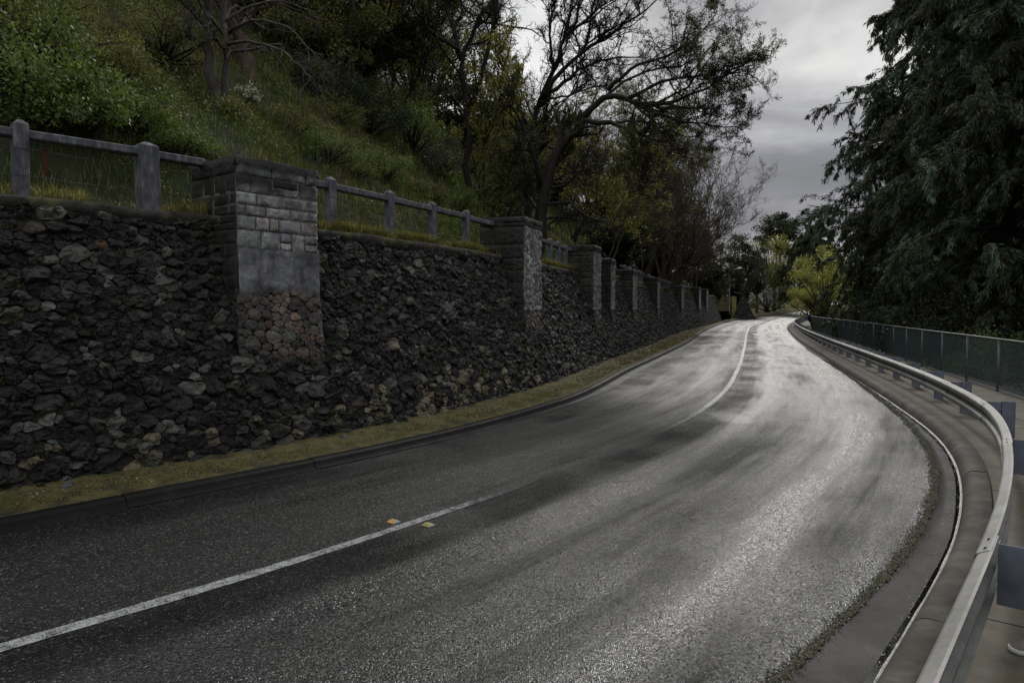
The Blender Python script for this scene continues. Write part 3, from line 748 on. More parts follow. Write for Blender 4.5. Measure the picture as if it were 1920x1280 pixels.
MB().grid(G, flip=True).build('mortar_bed', M['mortar'], wall)
sg = np.arange(S0, S_END+.01, .18); cz = (fbm(np.stack([sg*1.4, sg*0, sg*0], 1), 3)-.5)
G = np.stack([wp(sg, o + .05*cz*k, z + .07*cz*k2) for o, z, k, k2 in ((1.10,3.24,1,0),(1.04,3.30,1,.5),(1.03,3.375,1,1),(1.07,3.42,1,1),(1.25,3.43,0,1),(1.5,3.40,0,1),(1.55,3.2,0,0))])
MB().grid(G, flip=True).build('coping', M['coping'], wall)
# end face of the wall by the stair
mb = MB(); mb.grid(np.stack([np.stack([wp(np.array(S_END), o, z) for o in np.linspace(oa, 1.6, 5)]) for oa, z in ((0, .1), (.3, 1.2), (.7, 2.4), (1.1, 3.4))]))
mb.build('end_face', M['mortar'], wall)

# ------------------------------------------------------------------ buttress pillars
PIL = [  # S, width, top z, depth front offset, label
 (8.85, 1.40, 4.22, .45, 'nearest stone pillar, pale ashlar front over a patch of pinkish rubble'),
 (17.6, 1.35, 4.38, .45, 'second stone pillar along the wall, by the leaning oak, dark side and grey rubble front'),
 (26.0, 1.25, 4.40, .45, 'third stone pillar along the wall, broad dark block with rounded top'),
 (29.2, .80, 4.12, .45, 'narrow dark stone pillar close behind the third pillar'),
 (34.5, 1.35, 3.95, .45, 'low dark stone pillar hiding the lower body of the walker'),
 (45.5, 1.45, 4.05, .45, 'square dark stone pillar just past the walker'),
 (61.8, 1.70, 4.00, .45, 'stone pillar with a pale blocky front edge, third from the stair'),
 (75.4, 1.50, 4.25, .45, 'second last stone pillar before the mossy stair'),
 (82.7, 1.60, 4.25, .45, 'last stone pillar of the row before the mossy stair')]
GREYS = [(.21,.21,.218), (.26,.26,.268), (.31,.302,.296), (.25,.225,.205)]
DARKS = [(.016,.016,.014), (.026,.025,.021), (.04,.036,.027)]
def one_block(mb, r, a, l, b, c, g, na, nb, w, h, put, seed, pal, probs, top_dark, relief):
    u = np.linspace(-1, 1, na); v = np.linspace(-1, 1, nb)
    uu, vv = np.meshgrid(u, v, indexing='ij')
    prof = (1-np.abs(uu)**6)*(1-np.abs(vv)**5)
    hgt = .012 + (.018 + .018*r.random())*prof**.5 + (r.random((na, nb))-.5)*.016*prof
    edge_ = (np.abs(uu) > .99) | (np.abs(vv) > .99); hgt[edge_] = .002
    hgt = hgt*relief
    A = a + l/2 + uu*(l/2-g) + (r.random((na, nb))-.5)*.012; Bv = b + c/2 + vv*(c/2-g) + (r.random((na, nb))-.5)*.012
    A = np.clip(A, .0, w); Bv = np.clip(Bv, 0, h)
    col = stone_cols(1, r, pal, probs)[0]*.55 + np.array(pal).mean(0)*.45
    hgt = hgt + .035*(fbm(np.stack([A*7, Bv*9, A*0+seed*3.3], -1).reshape(-1, 3), 3).reshape(A.shape)-.5)
    cc = np.broadcast_to(col, (na*nb, 3))*(.7+.6*fbm(np.stack([A*5, Bv*5, A*0+seed], -1).reshape(-1, 3), 3))[:, None]
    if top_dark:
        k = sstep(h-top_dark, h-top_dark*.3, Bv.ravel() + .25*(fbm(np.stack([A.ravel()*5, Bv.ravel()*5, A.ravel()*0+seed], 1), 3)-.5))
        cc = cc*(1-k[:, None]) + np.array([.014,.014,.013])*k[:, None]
    mb.grid(put(A, Bv, hgt), cc)
def blocks(mb, w, h, put, seed, pal, probs, ch=(.12, .31), bw=(.13, .5), top_dark=0, relief=1.0):
    """courses of roughly squared blocks on a w x h face; put(a, b, proud) -> world"""
    r = np.random.default_rng(seed); b = 0
    na, nb = 12, 8
    while b < h - .02:
        c = min(r.uniform(*ch), h-b); 
        if h-b-c < .1: c = h-b
        a = 0
        while a < w - .01:
            l = min(r.uniform(*bw), w-a)
            if w-a-l < .12: l = w-a
            g = .007
            parts_ = [(b, c)] if not (c > .2 and r.random() < .4) else [(b, c*.46), (b + c*.46, c*.54)]
            for b1, c1 in parts_: one_block(mb, r, a, l, b1, c1, g, na, nb, w, h, put, seed, pal, probs, top_dark, relief)
            a += l
        b += c
def craggy(V, s, k=.03):
    Q_ = np.stack([fbm(V*13 + s + j*19, 3)-.5 for j in range(3)], 1); W_ = V + Q_*np.array([k, k, k*1.3]); return W_
for i, (S, w, zt, of, lab) in enumerate(PIL):
    near = i == 0
    dep = 1.2; ob_ = of + dep
    p = thing('stone_pillar', wp(np.array(S+w/2), of+dep/2, 1.0), lab, 'pillar', 'stone pillars along the retaining wall'); p['kind'] = 'thing'
    zr0, zr1 = (1.25, 2.37) if near else (1.2, 2.05)     # rubble base range
    def front(z0, fl=0.0):
        return lambda A, Bv, h: wp(S + A, of - h - fl*np.clip((zr1 - (z0+Bv)), 0, 9), z0 + Bv)
    def side(z0, sg, fl=0.0):                            # sg 0: side towards the camera, 1: far side
        return lambda A, Bv, h: wp(S + (w + h if sg else -h) , of + A - fl*np.clip((zr1 - (z0+Bv)), 0, 9), z0 + Bv) if sg else wp(S - h, of + (dep - A), z0 + Bv)
    zc = zt - .27
    # core (mortar) boxes
    x0 = wp(np.array(S), of, 0.); x1 = wp(np.array(S+w), of, 0.); y1 = wp(np.array(S), ob_, 0.)
    ax = (x1-x0)/2; ay = (y1-x0)/2; cc = x0+ax+ay
    sh = MB(); sh.box(cc + [0,0,(zr1-.05+zc)/2], ax*.999, ay*.999, np.array([0,0,(zc-zr1+.05)/2]), col=(.075,.07,.062))
    if near:
        zpl = 2.93                                       # rendered band above the rubble
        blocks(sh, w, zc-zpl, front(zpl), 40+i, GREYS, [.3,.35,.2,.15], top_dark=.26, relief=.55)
        na, nb = 46, 22; uu, vv = np.meshgrid(np.linspace(0, w, na), np.linspace(-.22, zpl-zr1, nb), indexing='ij')
        hh = .012 - .10*(1-sstep(-.22, .06, vv + .3*(fbm(np.stack([uu*4, vv*2, uu*0+8], -1).reshape(-1, 3), 3).reshape(uu.shape)-.5))) + .06*fbm(np.stack([uu*6, vv*9, uu*0], -1).reshape(-1, 3), 4).reshape(uu.shape)
        sh.grid(front(zr1)(uu, vv, hh), np.array([.19,.19,.2])*(.45+1.1*fbm(np.stack([uu*3, vv*4, uu*0+3], -1).reshape(-1, 3), 4))[:, None])
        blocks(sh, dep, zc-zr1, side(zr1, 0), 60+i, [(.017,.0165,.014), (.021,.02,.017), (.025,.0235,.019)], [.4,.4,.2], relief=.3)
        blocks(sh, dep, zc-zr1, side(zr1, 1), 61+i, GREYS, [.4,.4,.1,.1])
    else:
        V, Fq, Ft, si, Q = pack(w, zc-zr1, .15, 1.2, 100+i, 12, True)
        r = np.random.default_rng(i); cl = stone_cols(len(Q), r, GREYS, [.45,.35,.1,.1])
        V = craggy(V, i); sh.add(front(zr1)(V[:, 0], V[:, 1], V[:, 2]*.45-.005), [Fq, Ft], cl[si])
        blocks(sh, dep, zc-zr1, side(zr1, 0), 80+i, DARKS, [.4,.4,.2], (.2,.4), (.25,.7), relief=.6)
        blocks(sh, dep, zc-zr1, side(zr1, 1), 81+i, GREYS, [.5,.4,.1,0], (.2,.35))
    sh.build('shaft', M['pillar_stone'], p, smooth=near)
    # rubble base, widening a little towards the ground
    rb = MB(); rb.box(cc + [0,0,(zr0+zr1)/2], ax*.99, ay*.99, np.array([0,0,(zr1-zr0)/2]), col=(.05,.045,.04))
    V, Fq, Ft, si, Q = pack(w+.06, zr1-zr0, .15, 1.3, 200+i, 12, True)
    r = np.random.default_rng(50+i)
    PINK = [(.20,.135,.105), (.17,.13,.108), (.12,.108,.10), (.055,.05,.046), (.16,.145,.13)]
    cl = stone_cols(len(Q), r, PINK, [.24,.2,.18,.18,.2] if near else ([.1,.15,.3,.3,.15] if i in (1, 4) else [.03,.07,.35,.45,.1]))
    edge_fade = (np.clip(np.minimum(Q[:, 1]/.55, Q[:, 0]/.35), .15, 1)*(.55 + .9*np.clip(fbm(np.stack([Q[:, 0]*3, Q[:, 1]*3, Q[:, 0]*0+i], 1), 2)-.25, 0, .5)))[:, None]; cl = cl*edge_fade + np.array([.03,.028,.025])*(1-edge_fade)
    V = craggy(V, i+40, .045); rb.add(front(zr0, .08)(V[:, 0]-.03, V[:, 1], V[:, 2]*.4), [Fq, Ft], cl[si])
    V, Fq, Ft, si, Q = pack(dep, zr1-zr0, .17, 1.3, 300+i, 12, True); cl = stone_cols(len(Q), r, DARKS, [.3,.4,.3])
    rb.add(side(zr0, 0)(V[:, 0], V[:, 1], V[:, 2]*.35), [Fq, Ft], cl[si])
    rb.build('rubble_base', M['pillar_stone'], p, smooth=False)
    # cap course
    cp = MB(); cp.box(cc + [0,0,(zc+zt)/2], ax*1.0, ay*1.0, np.array([0,0,(zt-zc)/2-.02]), .035, col=(.022,.021,.019))
    for put, W_, dk in ((front(zc), w, GREYS[:3] if near else [(.05,.05,.048),(.03,.03,.028),(.07,.07,.068)]), (side(zc, 0), dep, DARKS)):
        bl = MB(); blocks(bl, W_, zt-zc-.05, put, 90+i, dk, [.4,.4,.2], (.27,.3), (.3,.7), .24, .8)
        cp.add(np.concatenate(bl.V), [np.concatenate(bl.F)], np.concatenate(bl.C)*np.array([1,1,1]))
    na = 14; ue = np.concatenate([[0, .0], np.linspace(.02, .98, na-4), [1., 1.]]); uu, vv = np.meshgrid(-.02 + ue*(w+.04), -.02 + ue*(dep+.04), indexing='ij'); rim = np.zeros((na, na), bool); rim[[0, -1]] = True; rim[:, [0, -1]] = True
    bx_ = np.minimum(np.minimum(uu+.02, w+.02-uu), np.minimum(vv+.02, dep+.02-vv))
    zz = zt - .03 + .02*sstep(0, .1, bx_) - .12*rim + .025*(fbm(np.stack([uu*4, vv*4, uu*0+i], -1).reshape(-1, 3), 3).reshape(uu.shape)-.5)
    cp.grid(wp(S+uu, of+vv, zz), (.008,.008,.007))
    cp.build('cap', M['pillar_stone'], p)

# ------------------------------------------------------------------ post and rail fence along the wall top
def up(v): return np.array([0, 0, v])
def fence_post(mb, S, o, z0, z1, hw, hd):
    """square timber post with a weathered pyramid top"""
    c = wp(np.array(S), o, 0.); x, y, tx, ty = wall_frame(np.array(S))
    ax = np.array([tx, ty, 0])*hw; ay = np.array([-ty, tx, 0])*hd
    tilt = (random.random()-.5)*.02
    zs = z1 - .05
    mb.box(c + up((z0+zs)/2) , ax, ay, np.array([tilt, tilt*.5, (zs-z0)/2]), .012)
    # capping: small hipped block
    t = c + up(zs-.001) + np.array([tilt, tilt*.5, 0]); k = .93
    V = [t-ax*k-ay*k, t+ax*k-ay*k, t+ax*k+ay*k, t-ax*k+ay*k, t-ax*.3-ay*.3+up(.05), t+ax*.3-ay*.3+up(.05), t+ax*.3+ay*.3+up(.05), t-ax*.3+ay*.3+up(.05)]
    mb.add(V, [np.array([[0,1,5,4],[1,2,6,5],[2,3,7,6],[3,0,4,7],[4,5,6,7]])])
SECT = [
 ([2.0, 3.5, 5.0, 6.5, 8.02], 8.87, 'weathered grey post and rail fence left of the nearest pillar, with one thick strainer post'),
 ([11.38, 13.02, 14.56, 16.06], 17.62, 'weathered grey post and rail fence between the nearest and second pillars'),
 ([20.2, 21.7, 23.05, 24.12, 25.16], 26.05, 'grey post and rail fence between the second and third pillars, under the oak'),
 ([31.2, 32.5, 33.75], 34.55, 'short post and rail fence between the narrow dark pillar and the low pillar'),
 ([37.3, 39.2, 41.1, 43.0, 44.3], 45.55, 'post and rail fence just past the walker'),
 ([48.6, 50.6, 52.6, 54.7, 56.84, 58.5, 60.1], 61.85, 'far post and rail fence between the square pillar and the pale edged pillar'),
 ([65.5, 67.7, 69.9, 72.0, 73.9], 75.45, 'far post and rail fence before the second last pillar'),
 ([78.2, 80.0, 81.6], 82.75, 'far post and rail fence between the last two pillars'),
 ([86.0, 88.0, 90.0, 92.4], 92.4, 'last post and rail fence ending at the mossy stair')]
starts = [1.0, 10.2, 18.9, 29.95, 35.8, 46.9, 63.45, 76.85, 84.2]
OF = 1.30
for (posts, e, lab), s in zip(SECT, starts):
    f = thing('post_and_rail_fence', wp(np.array((s+e)/2), OF, 3.4), lab, 'fence', 'post and rail fences on the wall top')
    for S in posts:
        mb = MB(); thick = abs(S-8.02) < .01
        h = .93 + (random.random()-.5)*.05
        fence_post(mb, S, OF, 3.25, 3.41+h, .125 if thick else .082, .12 if thick else .078)
        mb.build('post', M['wood'], f, smooth=False)
    pts = [s] + posts + ([e] if e > posts[-1]+.05 else [])
    for a, b in zip(pts[:-1], pts[1:]):
        mb = MB(); za, zb = 4.19 + (random.random()-.5)*.02, 4.19 + (random.random()-.5)*.02
        A = wp(np.array(a), OF, za); Bq = wp(np.array(b), OF, zb); d = (Bq-A)/2; n_ = np.array([-d[1], d[0], 0]); n_ /= np.linalg.norm(n_)
        # rail set on its edge a little: sloping top face
        mb.box((A+Bq)/2, d*.995, n_*.05 + up(-.010), up(.052), .014)
        mb.build('rail', M['wood'], f, smooth=False)
    for hz in (.28, .60):
        sg = np.linspace(s, e, max(6, int((e-s)*3))); P = wp(sg, OF - .085, 3.41+hz)
        P[:, 2] += .012*np.sin(sg*4.1) - .01
        MB().tubes(P, .003, 4).build('wire', M['wire'], f)

# ------------------------------------------------------------------ guard rail
Yr = np.arange(-5.9, 108, .02); Xr = RAIL(Yr); Sr = np.concatenate([[0], np.cumsum(np.hypot(np.diff(Xr), np.diff(Yr)))])
Srf = lambda y: float(np.interp(y, Yr, Sr))
def rail_at(s):
    y = np.interp(s, Sr, Yr); x = np.interp(s, Sr, Xr); y2 = np.interp(s+.15, Sr, Yr); x2 = np.interp(s+.15, Sr, Xr); y1 = np.interp(s-.15, Sr, Yr); x1 = np.interp(s-.15, Sr, Xr)
    tx, ty = x2-x1, y2-y1; l = np.hypot(tx, ty); return x, y, tx/l, ty/l
stops = [Srf(v) for v in (.2, 4.07, 7.25, 10.2, 12.9)]
stops = [stops[0]-6.3, stops[0]-3.2] + stops
while stops[-1] + 2.25 < Sr[-1]-.3: stops.append(stops[-1] + 2.25)
ZT = .72
gr = thing('guard_rail', (*[float(q) for q in rail_at(stops[6])[:2]], .15), 'galvanised steel guard rail curving along the right kerb of the road', 'guard rail')
WPROF = np.array([(.004,.318),(.020,.314),(.070,.288),(.080,.280),(.085,.266),(.085,.226),(.080,.212),(.070,.204),(.020,.178),(.012,.168),(.012,.150),(.020,.140),(.070,.114),(.080,.106),(.085,.092),(.085,.052),(.080,.038),(.070,.030),(.020,.004),(.004,.0)])
def beam(sa, sb, lift):
    s = np.linspace(sa, sb, max(4, int((sb-sa)/.10)+1) if sa < 40 else max(4, int((sb-sa)/.3)+1)); x, y, tx, ty = rail_at(s); gz = zr(y)
    prof = WPROF.copy(); prof[:, 0] += lift
    out = []
    tg = np.gradient(prof, axis=0); tg /= np.linalg.norm(tg, axis=1, keepdims=True); inner = prof + np.stack([tg[:, 1], -tg[:, 0]], 1)*.005
    for (d, z) in list(prof) + list(inner[::-1]):
        out.append(np.stack([x - ty*(d-.086), y + tx*(d-.086), gz + ZT - .318 + z], -1))
    out.append(out[0]); G = np.stack(out)
    mb = MB().grid(G)
    # end lips
    for col_ in (0, -1):
        ring = G[:-1, col_]; n_ = len(prof)
        e = np.array([[k, k+1, 2*n_-2-k, 2*n_-1-k] for k in range(n_-1)])
        mb.add(ring, [e])
    return mb
for i, (sa, sb) in enumerate(zip(stops[:-1], stops[1:])):
    bm_ = beam(sa-.17, sb+.17, .009 if i % 2 else .0).build('beam', M['steel'], gr, smooth=False)
    if i < 14:                                           # slots and bolt heads at the lap
        x, y, tx, ty = rail_at(np.array([sb-.1, sb+.1]))
        for k in range(2):
            for zz_, dd in ((.300, .047), (.018, .047)):
                c = np.array([x[k] - ty[k]*(dd-.086+.004), y[k] + tx[k]*(dd-.086+.004), zr(y[k]) + ZT - .318 + zz_ + .003])
                sl_ = MB().box(c, np.array([tx[k], ty[k], 0])*.02, np.array([-ty[k], tx[k], 0])*.006 + up(-.0035 if zz_ > .1 else .0035), up(.004), .001)
                sl_.build('slot', M['joint'], bm_)
for i, s in enumerate(stops):
    x, y, tx, ty = [float(q) for q in rail_at(np.array(s))]; t = np.array([tx, ty, 0]); n_ = np.array([ty, -tx, 0])    # n_ to the path side
    g = float(zr(y)) + .15; c = np.array([x, y, 0]) + n_*.095
    zt = float(zr(y)) + ZT + .01; w = .165
    def channel(c0, z0, z1):
        m_ = MB(); f_ = .042
        mid = c0 + n_*w/2; hz = up((z1-z0)/2); zc_ = up((z0+z1)/2)
        m_.box(mid + zc_ - t*f_, n_*w/2, t*.003, hz, .001)
        m_.box(c0 + n_*.003 + zc_, n_*.003, t*(f_-.0035), hz, .001)
        m_.box(c0 + n_*(w-.003) + zc_, n_*.003, t*(f_-.0035), hz, .001)
        return m_
    po = channel(c + n_*(w+.012), g-.03, zt + .01).build('post', M['post_steel'], gr, smooth=False)
    channel(c, zt-.36, zt).build('blockout', M['post_steel'], po, smooth=False)
    if i < 26:
        b_ = MB(); q = np.array([x, y, float(zr(y)) + ZT - .159]) + n_*.072
        b_.tubes(np.stack([q, q - n_*.02, q - n_*.028]), np.array([.022, .022, .012]), 8)
        q2 = c + n_*(w*.96) - t*.05 + up(zt-.12); b_.tubes(np.stack([q2+t*.01, q2 - t*.012]), np.array([.014, .014]), 6)
        b_.build('bolt', M['steel'], po)

# ------------------------------------------------------------------ green mesh fence beyond the path
Yf = np.arange(4, 63.5, .02); Xf = FEN(Yf); Sf = np.concatenate([[0], np.cumsum(np.hypot(np.diff(Xf), np.diff(Yf)))])
fz = lambda s: (np.interp(s, Sf, Xf), np.interp(s, Sf, Yf))
mf = thing('mesh_fence', (*[float(q) for q in fz(30.)], .15), 'long waist high fence of dark green wire mesh with grey pipe rails beside the path', 'fence')
HF = 1.22
s0 = np.interp(16.1, Yf, Sf) % 2.42
ps = np.arange(s0, Sf[-1], 2.42)
for s in ps:
    x, y = fz(s); P = np.array([[x, y, .12], [x, y, .15+HF-.02]])
    MB().tubes(P, .026, 8).build('post', M['pipe'], mf)
def along(s, z): x, y = fz(s); return np.stack([x, y, zr(y) + z], -1)
sg = np.arange(0, Sf[-1], .4)
MB().tubes(along(sg, .15+HF), .024, 8).build('top_rail', M['pipe'], mf)
MB().tubes(along(sg, .19), .016, 6).build('bottom_rail', M['pipe'], mf)
for a, b in zip(ps[:-1], ps[1:]):
    y_ = float(fz(a)[1]); pitch = .062 if y_ < 34 else .10; P = []
    rad = .0036 if y_ < 34 else .006
    st = np.arange(a-HF, b+HF, pitch)
    for sgn in (1, -1):
        for q in st:
            lo, hi = (q, q+1.0) if sgn > 0 else (q+1.0, q)
            tA, tB = 0.0, 1.0
            s_a, s_b = lo, hi
            # clip to the bay
            def clip(t): return lo + (hi-lo)*t
            ts = [(a-lo)/(hi-lo), (b-lo)/(hi-lo)]; t0, t1 = max(0, min(ts)), min(1, max(ts))
            if t1 - t0 < .02: continue
            tt_ = np.linspace(t0, t1, 2); P.append(np.stack([along(np.array(clip(k)), .20 + (HF-.05)*k) for k in tt_]))
    P = np.array(P); MB().tubes(P, np.full(P.shape[:2], rad), 3, cap=False).build('mesh_panel', M['chain'], mf)

# ------------------------------------------------------------------ raised road markers
def stud(px, py, col, lab):
    x, y = on_road(px, py, .0); a = math.atan2(float(CL(y+.3)-CL(y-.3)), .6)
    t = np.array([math.sin(a), math.cos(a), 0]); n_ = np.array([math.cos(a), -math.sin(a), 0])
    th = thing('road_stud', (x, y, 0), lab, 'road stud', 'raised reflective markers along the centre line')
    o = np.array([x, y, .004 + float(zr(y))]); L, W, h = .05, .05, .02
    V = [o-t*L-n_*W, o-t*L+n_*W, o+t*L+n_*W, o+t*L-n_*W, o-t*L*.45-n_*W*.8+up(h), o-t*L*.45+n_*W*.8+up(h), o+t*L*.45+n_*W*.8+up(h), o+t*L*.45-n_*W*.8+up(h)]
    F = np.array([[0,1,5,4],[1,2,6,5],[2,3,7,6],[3,0,4,7],[4,5,6,7]])
    MB().add(V, [F]).build('housing', M['olive_plastic'] if col == 'amber' or col == 'olive' else M['stud_white'], th, smooth=False)
    if col in ('amber', 'olive'):
        e = .003; nn_ = nrm(np.cross(n_, (-t*L*.45+up(h)) - (-t*L)))*-1
        off = (-t*.6 + up(.8))*e
        q = [V[0]*.88+V[1]*.12, V[0]*.12+V[1]*.88, V[5]*.88+V[4]*.12, V[5]*.12+V[4]*.88]
        MB().add([p_ + off for p_ in q] + list(q), [np.array([[0,1,2,3],[0,4,5,1],[1,5,6,2],[2,6,7,3],[3,7,4,0]])]).build('reflector', M['amber'] if col == 'amber' else M['olive_plastic'], th, smooth=False)
        qe = [V[1], V[2], V[6], V[5]]; MB().add([p_ + n_*.002 for p_ in qe] + qe, [np.array([[0,1,2,3],[0,4,5,1],[1,5,6,2],[2,6,7,3],[3,7,4,0]])]).build('side_cap', M['stud_white'], th, smooth=False)
stud(738, 979, 'amber', 'orange and yellow reflective road stud left of the centre line')
stud(803, 985, 'olive', 'dull olive road stud just right of the centre line')
stud(1389, 685, 'white', 'small pale road stud on the centre line bend')
stud(1396, 625, 'white', 'tiny pale road stud far along the centre line')

# ------------------------------------------------------------------ street lamp
lx, ly = float(at(1367, 590, 104.0)[0]), 104.0
gz = float(zr(ly))+.14
lp = thing('street_lamp', (lx, ly, gz), 'tall slim grey street lamp with a curved arm in front of the mossy stair', 'street lamp')
MB().tubes(np.array([[lx,ly,gz-.1],[lx,ly,gz+.9],[lx,ly,gz+.92],[lx,ly,gz+7.1]]), np.array([.12,.12,.085,.055]), 10).build('pole', M['lamp_grey'], lp)
t = np.linspace(0, 1, 9); arm = np.stack([lx+t*1.0, ly-t*.2, gz+7.05+.42*np.sin(t*PI/2)], 1)
am = MB().tubes(arm, .04, 8).build('arm', M['lamp_grey'], lp)
hd = MB(); u = np.linspace(0, 1, 8); pr = np.array([.05,.11,.15,.16,.155,.13,.09,.03])
P = np.stack([lx+1.0+u*.75, ly-.2-u*.1, gz+7.48+.10*np.sin(u*PI*.6)], 1)
hd.tubes(P, pr*.75, 10); hd.build('lamp_head', M['lamp_white'], lp)

# ------------------------------------------------------------------ mossy stair and wing wall
sx_, sy_ = float(at(1357, 590, 107.0)[0]), 107.0; sd_ = np.array([.25, .968, 0]); sr_ = np.array([.968, -.25, 0])
z0 = float(zr(sy_)) + .15
stt = thing('stone_stair', (sx_, sy_, z0), 'mossy yellow stone stair climbing the bank behind the street lamp', 'stairs')
for k in range(11):
    c = np.array([sx_, sy_, 0]) + sd_*(.40*k + .25) - sr_*(.06*k); hw = .95 + .085*k
    MB().box(c + up(z0 - .3 + (.30*k + .30 + .3)/2), sr_*hw, sd_*.215, up((.30*k + .60)/2), .02).build('riser', M['stair_riser'], stt)
    MB().box(c + up(z0 + .30*k + .325), sr_*(hw + .03), sd_*.235, up(.032), .02).build('tread', M['stair_stone'], stt)
c = np.array([sx_, sy_, 0]) + sd_*6.6 - sr_*.9
MB().box(c + up(z0 + 1.4), sr_*3.0, sd_*1.9, up(1.95), .05).build('landing', M['stair_stone'], stt)
m_ = MB(); V = []
for o in (1.18, 1.75):                                    # mossy shoulder rising beside the steps
    for dd, zz in ((-.2, -.3), (5, -.3), (5, 3.45), (4.4, 3.4), (-.1, .25)): V.append(np.array([sx_, sy_, 0]) + sr_*(o + .05*dd) + sd_*dd + up(z0 + zz))
m_.add(V, [np.array([[0,1,2,3,4],[9,8,7,6,5]]), np.array([[i_, 5+i_, 5+(i_+1) % 5, (i_+1) % 5] for i_ in range(5)])]); m_.build('shoulder', M['moss'], stt, smooth=False)
hp = MB(); P = np.array([np.array([sx_, sy_, 0]) + sr_*1.6 + sd_*4.0 + up(z0+4.1), np.array([sx_, sy_, 0]) + sr_*3.2 + sd_*4.2 + up(z0+3.75)])
hp.tubes(P, .06, 6).build('handrail', M['wood'], stt)
def tri_wall(name, lab):
    w_ = thing(name, (sx_+2.9, sy_+.4, z0), lab, 'wall'); w_['kind'] = 'thing'
    o = np.array([sx_, sy_-.6, 0]) + sr_*1.15
    base_w, hgt, apex = 3.3, 3.55, 1.55
    V, Fq, Ft, si, Q = pack(base_w, hgt, .22, 1.3, 77, 12)
    ok = np.where((Q[:, 1] < Q[:, 0]*hgt/apex - .02) & (Q[:, 1] < (base_w-Q[:, 0])*hgt/(base_w-apex) - .02))[0]
    keep_ = np.isin(si, ok); fk = keep_[Fq].all(1); tk = keep_[Ft].all(1)
    r_ = np.random.default_rng(4); cl = stone_cols(len(Q), r_, BASALT, [.34,.32,.24,.08,.02])
    lean = lambda b: b*.28
    W = o + sr_*V[:, :1] + sd_*(lean(V[:, 1:2]) - V[:, 2:3]) + np.array([0,0,1])*(z0 - .1 + V[:, 1:2])
    MB().add(W, [Fq[fk], Ft[tk]], cl[si]).build('stone_face', M['wall_stone'], w_)
    V = []
    for dd in (0.02, 1.5):
        for a_, b_ in ((0, 0), (base_w, 0), (apex+.15, hgt), (apex-.15, hgt)):
            V.append(o + sr_*a_ + sd_*(lean(b_) + dd*(1 if b_ == 0 else .45)) + up(z0-.1+b_))
    MB().add(V, [np.array([[0,1,2,3],[7,6,5,4],[0,4,5,1],[1,5,6,2],[2,6,7,3],[3,7,4,0]])]).build('mortar_bed', M['mortar'], w_, smooth=False)
tri_wall('wing_wall', 'dark triangular fieldstone wing wall right of the mossy stair')

# ------------------------------------------------------------------ people
def skin_body(name, verts, edges, mt, parent, sub=2):
    """one continuous surface grown over a skeleton (Skin + Subdivision); verts = (x, y, z, rx, ry)"""
    me = bpy.data.meshes.new(name); me.from_pydata([v[:3] for v in verts], edges, []); me.update()
    o = bpy.data.objects.new(name, me); COL.objects.link(o)
    sk = o.modifiers.new('Skin', 'SKIN'); sk.use_smooth_shade = True
    if not me.skin_vertices: me.skin_vertices.new()
    for i, v in enumerate(verts):
        me.skin_vertices[0].data[i].radius = (v[3], v[4]); me.skin_vertices[0].data[i].use_root = (i == 0)
    ss = o.modifiers.new('Sub', 'SUBSURF'); ss.levels = sub; ss.render_levels = sub
    dg = bpy.context.evaluated_depsgraph_get(); dg.update()
    nm = bpy.data.meshes.new_from_object(o.evaluated_get(dg)); bpy.data.objects.remove(o)
    nm.name = name; nm.materials.clear(); nm.materials.append(mt)
    for p_ in nm.polygons: p_.use_smooth = True
    a_ = nm.attributes.new('Col', 'FLOAT_COLOR', 'POINT'); a_.data.foreach_set('color', np.ones(len(nm.vertices)*4, np.float32))
    ob_ = bpy.data.objects.new(name, nm); COL.objects.link(ob_); ob_.parent = parent; ORG[ob_.name] = ORG[parent.name]
    return ob_
